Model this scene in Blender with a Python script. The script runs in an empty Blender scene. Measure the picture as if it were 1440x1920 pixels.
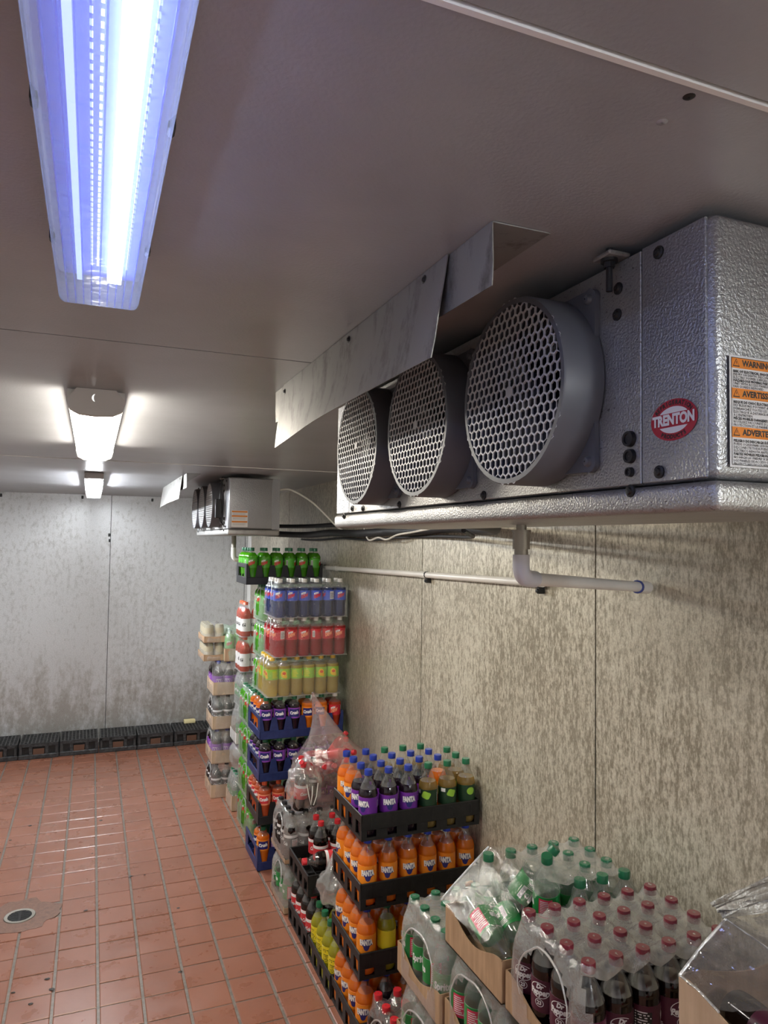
import bpy, bmesh, math, random
from mathutils import Vector, Matrix, Euler, noise
random.seed(7)
S = bpy.context.scene
COL = S.collection
PI = math.pi

# ------------------------------------------------------------------ camera
cam_d = bpy.data.cameras.new('camera')
cam = bpy.data.objects.new('camera', cam_d); COL.objects.link(cam)
R_ = Vector((0.92680, -0.37532, 0.01308)); U_ = -Vector((0.02771, 0.03362, -0.99905)); F_ = Vector((0.37452, 0.92629, 0.04156))
cam.matrix_world = Matrix(((R_.x, U_.x, -F_.x, 0), (R_.y, U_.y, -F_.y, 0), (R_.z, U_.z, -F_.z, 1.8), (0, 0, 0, 1)))
cam_d.sensor_fit = 'VERTICAL'; cam_d.sensor_height = 24.0; cam_d.sensor_width = 18.0
cam_d.lens = 1350.0 / 1920.0 * 24.0
cam_d.clip_start = 0.02
S.camera = cam

# ------------------------------------------------------------------ world, exposure
w = bpy.data.worlds.new('World'); S.world = w; w.use_nodes = True
w.node_tree.nodes['Background'].inputs[0].default_value = (0.5, 0.52, 0.56, 1)
w.node_tree.nodes['Background'].inputs[1].default_value = 0.02
S.view_settings.view_transform = 'Standard'; S.view_settings.look = 'None'
S.view_settings.exposure = 0.40; S.view_settings.gamma = 1.0
S.view_settings.use_curve_mapping = False
S.cycles.transparent_max_bounces = 24
S.cycles.max_bounces = 8
S.cycles.sample_clamp_indirect = 4.0
# strengths of the lamps (used by the lamps' builders below)
LAMP_NEAR = 15.0; LAMP_MID = 48.0; LAMP_FAR = 300.0; LAMP_REAR = 560.0

# ------------------------------------------------------------------ room numbers
CEIL, WX, BY, LX, RY = 2.185, 1.415, 6.9, -1.7, -2.4

# ------------------------------------------------------------------ materials
def new_mat(name):
    m = bpy.data.materials.new(name); m.use_nodes = True
    nt = m.node_tree; nt.nodes.clear()
    out = nt.nodes.new('ShaderNodeOutputMaterial')
    return m, nt, out
def N(nt, t, **kw):
    n = nt.nodes.new(t)
    for k, v in kw.items():
        if k in n.inputs: n.inputs[k].default_value = v
        else: setattr(n, k, v)
    return n
def ramp(nt, fac, stops):
    r = nt.nodes.new('ShaderNodeValToRGB'); e = r.color_ramp.elements
    while len(e) < len(stops): e.new(0.5)
    for q, (p, c) in zip(e, stops): q.position = p; q.color = (*c, 1) if len(c) == 3 else c
    nt.links.new(fac, r.inputs[0]); return r.outputs[0]
def coords(nt, scale=(1, 1, 1)):
    tc = nt.nodes.new('ShaderNodeTexCoord'); mp = nt.nodes.new('ShaderNodeMapping')
    mp.inputs['Scale'].default_value = scale
    nt.links.new(tc.outputs['Object'], mp.inputs[0]); return mp.outputs[0]
def nz(nt, vec, scale, detail=3, rough=0.6):
    n = nt.nodes.new('ShaderNodeTexNoise'); n.inputs['Scale'].default_value = scale
    n.inputs['Detail'].default_value = detail; n.inputs['Roughness'].default_value = rough
    nt.links.new(vec, n.inputs['Vector']); return n.outputs['Fac']
def mixc(nt, fac, a, b, mode='MIX'):
    n = nt.nodes.new('ShaderNodeMix'); n.data_type = 'RGBA'; n.blend_type = mode
    for sock, v in ((n.inputs[0], fac), (n.inputs[6], a), (n.inputs[7], b)):
        if hasattr(v, 'is_output'): nt.links.new(v, sock)
        elif isinstance(v, (int, float)): sock.default_value = v
        else: sock.default_value = (*v, 1)
    return n.outputs[2]
def mth(nt, op, a, b=0.0, clamp=False):
    n = nt.nodes.new('ShaderNodeMath'); n.operation = op; n.use_clamp = clamp
    for s, v in ((n.inputs[0], a), (n.inputs[1], b)):
        if hasattr(v, 'is_output'): nt.links.new(v, s)
        else: s.default_value = v
    return n.outputs[0]
def bump(nt, h, strength=0.3, dist=0.001):
    b = nt.nodes.new('ShaderNodeBump'); b.inputs['Strength'].default_value = strength; b.inputs['Distance'].default_value = dist
    nt.links.new(h, b.inputs['Height']); return b.outputs[0]
def principled(nt, out, **kw):
    p = nt.nodes.new('ShaderNodeBsdfPrincipled')
    for k, v in kw.items():
        k = k.replace('_', ' ')
        if hasattr(v, 'is_output'): nt.links.new(v, p.inputs[k])
        elif isinstance(v, tuple): p.inputs[k].default_value = (*v, 1) if len(v) == 3 else v
        else: p.inputs[k].default_value = v
    nt.links.new(p.outputs[0], out.inputs[0]); return p
def simple(name, col, rough=0.5, metal=0.0, **kw):
    m, nt, out = new_mat(name)
    principled(nt, out, Base_Color=col, Roughness=rough, Metallic=metal, **kw); return m
def emis(name, col, s):
    m, nt, out = new_mat(name)
    e = N(nt, 'ShaderNodeEmission', Strength=s); e.inputs[0].default_value = (*col, 1)
    nt.links.new(e.outputs[0], out.inputs[0]); return m

def wall_mat(name, light, dark, sx, sz, lo, hi, rough=0.42, metal=0.25, stain=None):
    m, nt, out = new_mat(name)
    v = coords(nt, (sx, sx, sz))
    big = nz(nt, coords(nt, (1, 1, 0.6)), 1.4, 3)
    n1 = nz(nt, v, 1.0, 6, 0.68)
    st = nz(nt, coords(nt, (38, 38, 3.5)), 1.0, 4, 0.7)
    f = mth(nt, 'ADD', n1, mth(nt, 'MULTIPLY', mth(nt, 'SUBTRACT', big, 0.5), 0.45))
    f = mth(nt, 'ADD', f, mth(nt, 'MULTIPLY', mth(nt, 'SUBTRACT', st, 0.5), 0.30))
    c = ramp(nt, f, [(lo, dark), (hi, light)])
    c = mixc(nt, ramp(nt, nz(nt, coords(nt, (1, 1, 1)), 0.9, 2), [(0.35, (0.0,) * 3), (0.65, (0.55,) * 3)]), c, tuple((a + b) / 2 for a, b in zip(light, dark)))
    fine = nz(nt, coords(nt, (1, 1, 1)), 140, 3)
    c = mixc(nt, 0.35, c, ramp(nt, fine, [(0.3, (0.35, 0.33, 0.3)), (0.7, (0.85, 0.84, 0.8))]), 'OVERLAY')
    if stain:
        sep = nt.nodes.new('ShaderNodeSeparateXYZ'); tc = nt.nodes.new('ShaderNodeTexCoord')
        nt.links.new(tc.outputs['Object'], sep.inputs[0])
        s1 = nz(nt, coords(nt, (9, 9, 2.2)), 1.0, 5, 0.65); s2 = nz(nt, coords(nt, (26, 26, 16)), 1.0, 5, 0.7)
        h = mth(nt, 'SUBTRACT', 1.15, mth(nt, 'MULTIPLY', sep.outputs[2], 0.62), True)
        k = mth(nt, 'MULTIPLY', mth(nt, 'ADD', s1, mth(nt, 'MULTIPLY', s2, 0.9)), h)
        k = mth(nt, 'MULTIPLY', mth(nt, 'SUBTRACT', k, 0.70), 3.6, True)
        c = mixc(nt, mth(nt, 'MULTIPLY', k, 0.6), c, stain)
    emb = nz(nt, coords(nt, (1, 1, 1)), 170, 2)
    principled(nt, out, Base_Color=c, Roughness=rough, Metallic=metal, Normal=bump(nt, emb, 0.35, 0.0012))
    return m
def metal_mat(name, col, rough, metal, emb_scale=170, emb=0.4, speck=None, stretch=(1, 1, 1), blotch=0.0):
    m, nt, out = new_mat(name)
    c = ramp(nt, nz(nt, coords(nt), 3.0, 4), [(0.3, tuple(x * 0.88 for x in col)), (0.7, tuple(min(1, x * 1.08) for x in col))])
    if blotch:
        k = mth(nt, 'MULTIPLY', mth(nt, 'SUBTRACT', nz(nt, coords(nt, (17, 17, 9)), 1.0, 6, 0.72), 0.50), 5.0, True)
        c = mixc(nt, mth(nt, 'MULTIPLY', k, blotch), c, (0.085, 0.078, 0.068))
    if speck:
        k = mth(nt, 'MULTIPLY', mth(nt, 'SUBTRACT', nz(nt, coords(nt), 260, 2), 0.63), 12.0, True)
        c = mixc(nt, mth(nt, 'MULTIPLY', k, speck), c, (0.06, 0.05, 0.05))
    h = nz(nt, coords(nt, stretch), emb_scale, 2, 0.5)
    principled(nt, out, Base_Color=c, Roughness=rough, Metallic=metal, Normal=bump(nt, h, emb, 0.0015))
    return m
def film_mat(name, haze=0.2, tint=(1, 1, 1), gloss=0.14, wr=22.0, rough=0.12, hz=0.25):
    m, nt, out = new_mat(name)
    v = coords(nt)
    n1 = nz(nt, v, wr, 5, 0.65)
    nor = bump(nt, n1, 0.9, 0.012)
    tr = N(nt, 'ShaderNodeBsdfTransparent'); tr.inputs[0].default_value = (*tint, 1)
    df = N(nt, 'ShaderNodeBsdfDiffuse'); df.inputs[0].default_value = (0.82, 0.82, 0.80, 1)
    tl = N(nt, 'ShaderNodeBsdfTranslucent'); tl.inputs[0].default_value = (0.82, 0.82, 0.80, 1)
    gl = N(nt, 'ShaderNodeBsdfGlossy'); gl.inputs['Roughness'].default_value = rough; gl.inputs[0].default_value = (1, 1, 1, 1)
    for n in (df, tl, gl): nt.links.new(nor, n.inputs['Normal'])
    a = nt.nodes.new('ShaderNodeMixShader'); a.inputs[0].default_value = 0.5
    nt.links.new(df.outputs[0], a.inputs[1]); nt.links.new(tl.outputs[0], a.inputs[2])
    f = mth(nt, 'ADD', haze - hz * 0.5, mth(nt, 'MULTIPLY', nz(nt, v, 9.0, 5, 0.7), hz), True)
    b = nt.nodes.new('ShaderNodeMixShader'); nt.links.new(f, b.inputs[0])
    nt.links.new(tr.outputs[0], b.inputs[1]); nt.links.new(a.outputs[0], b.inputs[2])
    fr = nt.nodes.new('ShaderNodeLayerWeight'); fr.inputs[0].default_value = 0.35
    nt.links.new(nor, fr.inputs['Normal'])
    g = mth(nt, 'ADD', mth(nt, 'MULTIPLY', fr.outputs['Facing'], 0.22), gloss, True)
    c = nt.nodes.new('ShaderNodeMixShader'); nt.links.new(g, c.inputs[0])
    nt.links.new(b.outputs[0], c.inputs[1]); nt.links.new(gl.outputs[0], c.inputs[2])
    nt.links.new(c.outputs[0], out.inputs[0]); return m
def pet_mat(name, tint=(0.96, 0.97, 0.96), haze=0.05):      # clear plastic: thin wall, glossy
    m, nt, out = new_mat(name)
    tr = N(nt, 'ShaderNodeBsdfTransparent'); tr.inputs[0].default_value = (*tint, 1)
    df = N(nt, 'ShaderNodeBsdfDiffuse'); df.inputs[0].default_value = (0.8, 0.8, 0.78, 1)
    gl = N(nt, 'ShaderNodeBsdfGlossy'); gl.inputs['Roughness'].default_value = 0.06
    a = nt.nodes.new('ShaderNodeMixShader'); a.inputs[0].default_value = haze
    nt.links.new(tr.outputs[0], a.inputs[1]); nt.links.new(df.outputs[0], a.inputs[2])
    fr = nt.nodes.new('ShaderNodeLayerWeight'); fr.inputs[0].default_value = 0.3
    g = mth(nt, 'ADD', mth(nt, 'MULTIPLY', fr.outputs['Facing'], 0.3), 0.085, True)
    c = nt.nodes.new('ShaderNodeMixShader'); nt.links.new(g, c.inputs[0])
    nt.links.new(a.outputs[0], c.inputs[1]); nt.links.new(gl.outputs[0], c.inputs[2])
    nt.links.new(c.outputs[0], out.inputs[0]); return m
def drink_mat(name, col, clear=0.0, tint=None, transl=0.45):
    m, nt, out = new_mat(name)
    df = N(nt, 'ShaderNodeBsdfDiffuse'); df.inputs[0].default_value = (*col, 1)
    tl = N(nt, 'ShaderNodeBsdfTranslucent'); tl.inputs[0].default_value = (*col, 1)
    a = nt.nodes.new('ShaderNodeMixShader'); a.inputs[0].default_value = transl
    nt.links.new(df.outputs[0], a.inputs[1]); nt.links.new(tl.outputs[0], a.inputs[2])
    last = a
    if clear:
        tr = N(nt, 'ShaderNodeBsdfTransparent'); tr.inputs[0].default_value = (*(tint or col), 1)
        b = nt.nodes.new('ShaderNodeMixShader'); b.inputs[0].default_value = clear
        nt.links.new(a.outputs[0], b.inputs[1]); nt.links.new(tr.outputs[0], b.inputs[2]); last = b
    gl = N(nt, 'ShaderNodeBsdfGlossy'); gl.inputs['Roughness'].default_value = 0.07
    fr = nt.nodes.new('ShaderNodeLayerWeight'); fr.inputs[0].default_value = 0.25
    g = mth(nt, 'ADD', mth(nt, 'MULTIPLY', fr.outputs['Facing'], 0.25), 0.045, True)
    c = nt.nodes.new('ShaderNodeMixShader'); nt.links.new(g, c.inputs[0])
    nt.links.new(last.outputs[0], c.inputs[1]); nt.links.new(gl.outputs[0], c.inputs[2])
    nt.links.new(c.outputs[0], out.inputs[0]); return m
def tile_mat():
    m, nt, out = new_mat('quarry_tile')
    oi = nt.nodes.new('ShaderNodeObjectInfo')
    va = nt.nodes.new('ShaderNodeVectorMath'); va.operation = 'ADD'
    nt.links.new(coords(nt), va.inputs[0]); sc_ = nt.nodes.new('ShaderNodeVectorMath'); sc_.operation = 'SCALE'; sc_.inputs['Scale'].default_value = 1.0
    nt.links.new(oi.outputs['Location'], sc_.inputs[0]); nt.links.new(sc_.outputs[0], va.inputs[1])
    v = va.outputs[0]
    c = ramp(nt, oi.outputs['Random'], [(0.0, (0.235, 0.094, 0.056)), (0.5, (0.25, 0.100, 0.060)), (1.0, (0.268, 0.109, 0.067))])
    c = mixc(nt, 0.4, c, ramp(nt, nz(nt, v, 5.0, 5, 0.7), [(0.3, (0.40, 0.36, 0.34)), (0.7, (0.62, 0.60, 0.58))]), 'OVERLAY')
    dirt = mth(nt, 'MULTIPLY', mth(nt, 'SUBTRACT', nz(nt, v, 16.0, 6, 0.8), 0.66), 7.0, True)
    c = mixc(nt, mth(nt, 'MULTIPLY', dirt, 0.28), c, (0.10, 0.055, 0.035))
    rr = ramp(nt, nz(nt, v, 7.0, 4, 0.6), [(0.3, (0.22,) * 3), (0.7, (0.42,) * 3)])
    principled(nt, out, Base_Color=c, Roughness=rr, Normal=bump(nt, nz(nt, v, 60.0, 3), 0.22, 0.0012), Specular_IOR_Level=0.6)
    return m
def grout_mat(name, a, b):
    m, nt, out = new_mat(name)
    v = coords(nt)
    c = ramp(nt, nz(nt, v, 45.0, 5, 0.7), [(0.3, a), (0.7, b)])
    principled(nt, out, Base_Color=c, Roughness=0.38, Normal=bump(nt, nz(nt, v, 120.0, 3), 0.5, 0.002)); return m
def card_mat(name, a, b):
    m, nt, out = new_mat(name)
    c = ramp(nt, nz(nt, coords(nt, (60, 60, 6)), 1.0, 4), [(0.3, a), (0.7, b)])
    c = mixc(nt, 0.5, c, ramp(nt, nz(nt, coords(nt), 12.0, 4), [(0.3, (0.42,) * 3), (0.7, (0.58,) * 3)]), 'OVERLAY')
    principled(nt, out, Base_Color=c, Roughness=0.8); return m
def scuffed(name, a, b, rough, sc=35):
    m, nt, out = new_mat(name)
    n = nz(nt, coords(nt), sc, 5, 0.7)
    c = ramp(nt, n, [(0.42, a), (0.75, b)])
    principled(nt, out, Base_Color=c, Roughness=rough); return m

M = {}
M['wall_r'] = wall_mat('mottled_wall_metal', (0.62, 0.585, 0.485), (0.27, 0.242, 0.185), 105, 42, 0.40, 0.60, 0.42, 0.33)
M['wall_b'] = wall_mat('galvanised_wall_metal', (0.56, 0.575, 0.59), (0.34, 0.34, 0.335), 30, 18, 0.30, 0.52, 0.36, 0.3, stain=(0.22, 0.185, 0.14))
M['wall_p'] = wall_mat('plain_wall_metal', (0.52, 0.52, 0.52), (0.36, 0.36, 0.35), 10, 6, 0.3, 0.6, 0.42, 0.3)
M['ceil'] = metal_mat('embossed_ceiling', (0.375, 0.38, 0.40), 0.32, 0.25, 210, 0.30)
M['ceil_dark'] = simple('seam_dark', (0.03, 0.03, 0.032), 0.7)
M['caulk'] = simple('white_caulk', (0.78, 0.78, 0.76), 0.4)
M['evap'] = metal_mat('embossed_aluminium', (0.35, 0.355, 0.37), 0.34, 0.7, 290, 0.8, speck=0.25)
M['evap_low'] = metal_mat('corroded_aluminium', (0.40, 0.395, 0.385), 0.38, 0.7, 320, 0.8, speck=0.75, blotch=0.22)
M['sheet'] = metal_mat('dull_galvanised_sheet', (0.30, 0.295, 0.28), 0.42, 0.45, 30, 0.15, blotch=0.9)
M['plast_grey'] = simple('grey_plastic', (0.10, 0.105, 0.12), 0.45)
M['guard'] = simple('grey_guard_plastic', (0.46, 0.46, 0.47), 0.4)
M['black'] = simple('black_rubber', (0.012, 0.012, 0.014), 0.45)
M['void'] = simple('fan_dark', (0.006, 0.007, 0.011), 0.9, Specular_IOR_Level=0.1)
M['blade'] = simple('fan_blade', (0.018, 0.020, 0.028), 0.4, 0.0)
M['steel'] = simple('zinc_steel', (0.45, 0.45, 0.44), 0.35, 0.9)
M['steel_dk'] = simple('dark_screw', (0.035, 0.035, 0.035), 0.45, 0.6)
M['brass'] = simple('worn_fitting', (0.33, 0.31, 0.27), 0.45, 0.6)
M['pvc'] = metal_mat('white_pvc', (0.74, 0.72, 0.68), 0.35, 0.0, 20, 0.02)
M['pvc_b'] = metal_mat('grey_blue_pvc', (0.62, 0.63, 0.68), 0.35, 0.0, 20, 0.02)
M['cable_w'] = simple('white_cable', (0.7, 0.68, 0.62), 0.5)
M['insul'] = simple('black_insulation', (0.014, 0.014, 0.016), 0.6)
M['tile'] = tile_mat()
M['grout'] = grout_mat('grout', (0.10, 0.085, 0.07), (0.24, 0.205, 0.175))
M['mortar'] = grout_mat('mortar', (0.13, 0.062, 0.042), (0.24, 0.13, 0.09))
M['crumb'] = simple('dark_dirt', (0.02, 0.014, 0.010), 0.5)
M['card'] = card_mat('kraft_cardboard', (0.33, 0.205, 0.115), (0.46, 0.30, 0.18))
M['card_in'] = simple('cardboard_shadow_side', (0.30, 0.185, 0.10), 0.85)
M['card_t'] = card_mat('pale_cardboard', (0.50, 0.36, 0.24), (0.58, 0.43, 0.30))
M['crate_k'] = scuffed('black_crate_plastic', (0.004, 0.004, 0.0045), (0.016, 0.015, 0.014), 0.5)
M['crate_b'] = scuffed('blue_crate_plastic', (0.010, 0.022, 0.105), (0.02, 0.04, 0.16), 0.4)
M['crate_d'] = scuffed('dusty_black_plastic', (0.014, 0.014, 0.015), (0.075, 0.075, 0.075), 0.5)
M['film'] = film_mat('shrink_film', 0.16, hz=0.22)
M['film_clear'] = film_mat('clear_shrink_film', 0.06, hz=0.10, gloss=0.06)
M['film_milky'] = film_mat('milky_shrink_film', 0.31, hz=0.3)
M['film_rim'] = film_mat('film_rim', 0.62, hz=0.3, gloss=0.25)
M['bag'] = film_mat('crumpled_bag_film', 0.24, wr=14.0, hz=0.3, gloss=0.16)
M['film_stiff'] = film_mat('stiff_open_film', 0.15, tint=(0.66, 0.66, 0.70), gloss=0.26, wr=9.0, rough=0.10, hz=0.2)
M['bag_pink'] = film_mat('pinkish_bag_film', 0.15, tint=(1.0, 0.80, 0.79), wr=14.0, hz=0.2)
M['film_green'] = film_mat('greenish_film', 0.26, tint=(0.80, 1.0, 0.82), hz=0.3)
M['pet'] = pet_mat('clear_bottle_plastic')
M['white'] = simple('white_print', (0.80, 0.80, 0.80), 0.45)
M['ink'] = simple('black_print', (0.02, 0.02, 0.02), 0.5)
M['orange_hdr'] = simple('orange_print', (0.70, 0.22, 0.02), 0.5)
M['red_st'] = simple('red_sticker', (0.42, 0.018, 0.04), 0.35)
M['paper'] = simple('white_sticker', (0.72, 0.72, 0.72), 0.5)
def pm(n, c, r=0.4): M[n] = simple(n, c, r)
pm('lab_orange', (0.85, 0.26, 0.015)); pm('lab_purple', (0.15, 0.022, 0.30)); pm('lab_green', (0.02, 0.24, 0.06)); pm('lab_dkgreen', (0.012, 0.045, 0.018))
pm('lab_maroon', (0.075, 0.008, 0.028)); pm('lab_red', (0.55, 0.02, 0.03)); pm('lab_lime', (0.30, 0.55, 0.05)); pm('lab_yel', (0.75, 0.62, 0.02)); pm('lab_dew', (0.07, 0.36, 0.02))
pm('lab_peach', (0.85, 0.30, 0.16)); pm('lab_blue', (0.03, 0.08, 0.55)); pm('lab_white', (0.75, 0.74, 0.72)); pm('lab_crush', (0.24, 0.06, 0.42)); pm('lab_crred', (0.62, 0.04, 0.05)); pm('lab_navy', (0.02, 0.02, 0.16))
pm('lab_pink', (0.70, 0.05, 0.12)); pm('lab_tan', (0.42, 0.37, 0.26)); pm('lab_black', (0.012, 0.012, 0.013))
pm('cap_blue', (0.012, 0.035, 0.30), 0.35); pm('cap_green', (0.01, 0.13, 0.055), 0.35); pm('cap_maroon', (0.16, 0.012, 0.025), 0.35); pm('cap_red', (0.55, 0.02, 0.03), 0.35)
pm('cap_white', (0.75, 0.74, 0.70), 0.35); pm('cap_yel', (0.78, 0.50, 0.02), 0.35); pm('cap_orange', (0.72, 0.10, 0.02), 0.35); pm('cap_black', (0.012, 0.012, 0.013), 0.35)
M['dr_orange'] = drink_mat('orange_drink', (0.92, 0.24, 0.01), transl=0.5)
M['dr_cola'] = drink_mat('cola_drink', (0.012, 0.006, 0.005))
M['dr_grape'] = drink_mat('grape_drink', (0.016, 0.006, 0.016))
M['dr_ginger'] = drink_mat('ginger_ale_drink', (0.50, 0.34, 0.10), 0.5, (0.78, 0.62, 0.30))
M['dr_yellow'] = drink_mat('yellow_drink', (0.50, 0.48, 0.02), 0.15, (0.7, 0.7, 0.1))
M['dr_water'] = drink_mat('clear_drink', (0.62, 0.66, 0.62), 0.80, (0.90, 0.94, 0.91))
M['dr_dew'] = drink_mat('green_drink', (0.10, 0.42, 0.012), 0.2, (0.4, 0.8, 0.1))
M['dr_red'] = drink_mat('red_drink', (0.50, 0.018, 0.025), 0.3, (0.8, 0.2, 0.2))
M['dr_blue'] = drink_mat('blue_drink', (0.03, 0.055, 0.20), 0.3, (0.3, 0.4, 0.7))
M['dr_lemon'] = drink_mat('pale_yellow_drink', (0.68, 0.54, 0.16), 0.35, (0.90, 0.82, 0.5))
M['dr_peach'] = drink_mat('coral_drink', (0.72, 0.13, 0.04), 0.1, (0.9, 0.4, 0.2))
M['dr_redor'] = drink_mat('red_orange_drink', (0.55, 0.06, 0.02))
M['dr_cherry'] = drink_mat('cherry_drink', (0.62, 0.035, 0.05), transl=0.55)
M['dr_tan'] = drink_mat('tan_can', (0.45, 0.42, 0.33))

# ------------------------------------------------------------------ mesh helpers
class MB:
    def __init__(s): s.v = []; s.f = []; s.m = []
    def add(s, vs, fs, mi=0):
        b = len(s.v); s.v += [tuple(q) for q in vs]
        for f in fs: s.f.append([b + i for i in f]); s.m.append(mi)
    def box(s, x0, x1, y0, y1, z0, z1, mi=0):
        s.add([(x0, y0, z0), (x1, y0, z0), (x1, y1, z0), (x0, y1, z0), (x0, y0, z1), (x1, y0, z1), (x1, y1, z1), (x0, y1, z1)],
              [(3, 2, 1, 0), (4, 5, 6, 7), (0, 1, 5, 4), (1, 2, 6, 5), (2, 3, 7, 6), (3, 0, 4, 7)], mi)
    def rbox(s, x0, x1, y0, y1, z0, z1, r=0.004, seg=2, mi=0):
        bm = bmesh.new(); bmesh.ops.create_cube(bm, size=1.0)
        for v in bm.verts:
            v.co = ((x0 + x1) / 2 + v.co.x * (x1 - x0), (y0 + y1) / 2 + v.co.y * (y1 - y0), (z0 + z1) / 2 + v.co.z * (z1 - z0))
        bmesh.ops.bevel(bm, geom=bm.edges[:], offset=r, segments=seg, affect='EDGES', profile=0.5)
        bm.verts.index_update()
        s.add([v.co[:] for v in bm.verts], [[v.index for v in f.verts] for f in bm.faces], mi); bm.free()
    def lathe(s, prof, seg=20, mi=0, axis=None, c=(0, 0, 0), mfun=None, closed=False):
        # prof: (r, z); axis: Matrix 3x3 applied afterwards
        vs = []; fs = []; ms = []
        for r, z in prof:
            for k in range(seg):
                a = 2 * PI * k / seg
                p = Vector((r * math.cos(a), r * math.sin(a), z))
                if axis is not None: p = axis @ p
                vs.append((p.x + c[0], p.y + c[1], p.z + c[2]))
        b = len(s.v); s.v += vs
        for j in range(len(prof) - 1):
            mm = mfun((prof[j][1] + prof[j + 1][1]) / 2) if mfun else mi
            for k in range(seg):
                k2 = (k + 1) % seg
                s.f.append([b + j * seg + k, b + j * seg + k2, b + (j + 1) * seg + k2, b + (j + 1) * seg + k]); s.m.append(mm)
        if closed:
            s.f.append([b + k for k in range(seg)][::-1]); s.m.append(mfun(prof[0][1]) if mfun else mi)
            s.f.append([b + (len(prof) - 1) * seg + k for k in range(seg)]); s.m.append(mfun(prof[-1][1]) if mfun else mi)
    def tube(s, pts, r, seg=10, mi=0, cap=True, closed=False):
        pts = [Vector(p) for p in pts]; n = len(pts); b = len(s.v)
        rs = r if isinstance(r, (list, tuple)) else [r] * n
        up = Vector((0, 0, 1)); prevn = None
        for i, p in enumerate(pts):
            if closed: t = (pts[(i + 1) % n] - pts[i - 1]).normalized()
            else: t = (pts[min(i + 1, n - 1)] - pts[max(i - 1, 0)]).normalized()
            if prevn is None:
                a = t.cross(up)
                if a.length < 1e-3: a = t.cross(Vector((1, 0, 0)))
            else: a = prevn - t * prevn.dot(t)
            a.normalize(); prevn = a; bb = t.cross(a)
            for k in range(seg):
                q = p + (a * math.cos(2 * PI * k / seg) + bb * math.sin(2 * PI * k / seg)) * rs[i]
                s.v.append(q[:])
        for j in range(n if closed else n - 1):
            j2 = (j + 1) % n
            for k in range(seg):
                k2 = (k + 1) % seg
                s.f.append([b + j * seg + k, b + j * seg + k2, b + j2 * seg + k2, b + j2 * seg + k]); s.m.append(mi)
        if cap and not closed:
            s.f.append([b + k for k in range(seg)][::-1]); s.m.append(mi)
            s.f.append([b + (n - 1) * seg + k for k in range(seg)]); s.m.append(mi)
    def mesh(s, name, mats, smooth=0.6):
        me = bpy.data.meshes.new(name); me.from_pydata(s.v, [], s.f)
        for m in (mats if isinstance(mats, (list, tuple)) else [mats]): me.materials.append(m)
        me.polygons.foreach_set('material_index', s.m)
        if smooth:
            me.polygons.foreach_set('use_smooth', [True] * len(s.f)); me.set_sharp_from_angle(angle=smooth)
        me.update(); return me
    def build(s, name, mats, parent=None, smooth=0.6, **tags):
        return link(name, s.mesh(name, mats, smooth), parent, **tags)
def link(name, me, parent=None, label=None, cat=None, group=None, kind=None, loc=None, rot=None):
    o = bpy.data.objects.new(name, me); COL.objects.link(o)
    if parent is not None: o.parent = parent
    if loc is not None: o.location = loc
    if rot is not None: o.rotation_euler = rot
    if label: o['label'] = label
    if cat: o['category'] = cat
    if group: o['group'] = group
    if kind: o['kind'] = kind
    return o
def root(name, label, cat, loc=(0, 0, 0), rot=(0, 0, 0), group=None):
    return link(name, None, None, label, cat, group, None, loc, rot)
def dup_tree(o, parent=None):
    c = o.copy(); COL.objects.link(c)
    if parent is not None: c.parent = parent
    for ch in list(o.children): dup_tree(ch, c)
    return c

TXT = {}
def text_geo(body, size, bold=0.0, shear=0.0, res=2):
    key = (body, size, bold, shear, res)
    if key not in TXT:
        cu = bpy.data.curves.new('t', 'FONT'); cu.body = body; cu.size = size; cu.offset = bold; cu.shear = shear
        cu.resolution_u = res; cu.align_x = 'CENTER'; cu.align_y = 'CENTER'; cu.fill_mode = 'FRONT'
        o = bpy.data.objects.new('t', cu); COL.objects.link(o)
        dg = bpy.context.evaluated_depsgraph_get(); me = bpy.data.meshes.new_from_object(o.evaluated_get(dg))
        vs = [v.co[:] for v in me.vertices]; fs = [list(p.vertices) for p in me.polygons]
        bpy.data.objects.remove(o); bpy.data.curves.remove(cu); bpy.data.meshes.remove(me)
        TXT[key] = (vs, fs)
    return TXT[key]
def left_align(vs):
    m = min(v[0] for v in vs) if vs else 0
    return [(v[0] - m, v[1], v[2]) for v in vs]

# ------------------------------------------------------------------ structure: floor
floor_b = MB(); floor_b.box(LX - 0.1, WX + 0.1, RY - 0.1, BY + 0.1, -0.12, -0.004)
floor = floor_b.build('floor', M['grout'], kind='structure', smooth=0)
TPX, TPY, TX0, TY0 = 0.164, 0.1564, 0.071, 3.039
GX, GY = 0.011, 0.006
def tile_geo(mb, cx, cy, dz=0.0, tilt=(0, 0)):
    hx, hy = (TPX - GX) / 2, (TPY - GY) / 2; b = 0.0035
    vs = []
    for (ex, z) in ((0, -0.006), (0, -0.002), (b, 0.0)):
        for sx, sy in ((-1, -1), (1, -1), (1, 1), (-1, 1)):
            x, y = sx * (hx - ex), sy * (hy - ex)
            vs.append((cx + x, cy + y, z + dz + (tilt[0] * x + tilt[1] * y if z > -0.005 else 0)))
    fs = [(8, 9, 10, 11)]
    for k in range(2):
        for i in range(4):
            j = (i + 1) % 4; fs.append((k * 4 + i, k * 4 + j, k * 4 + 4 + j, k * 4 + 4 + i))
    mb.add(vs, fs)
variants = []
for k in range(8):
    mb = MB(); tile_geo(mb, 0, 0, random.uniform(-0.0006, 0.0006), (random.uniform(-0.006, 0.006), random.uniform(-0.006, 0.006)))
    variants.append(mb.mesh('tile', M['tile'], 0))
DR = (-0.27, 3.886)
rest = MB(); count = 0
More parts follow.
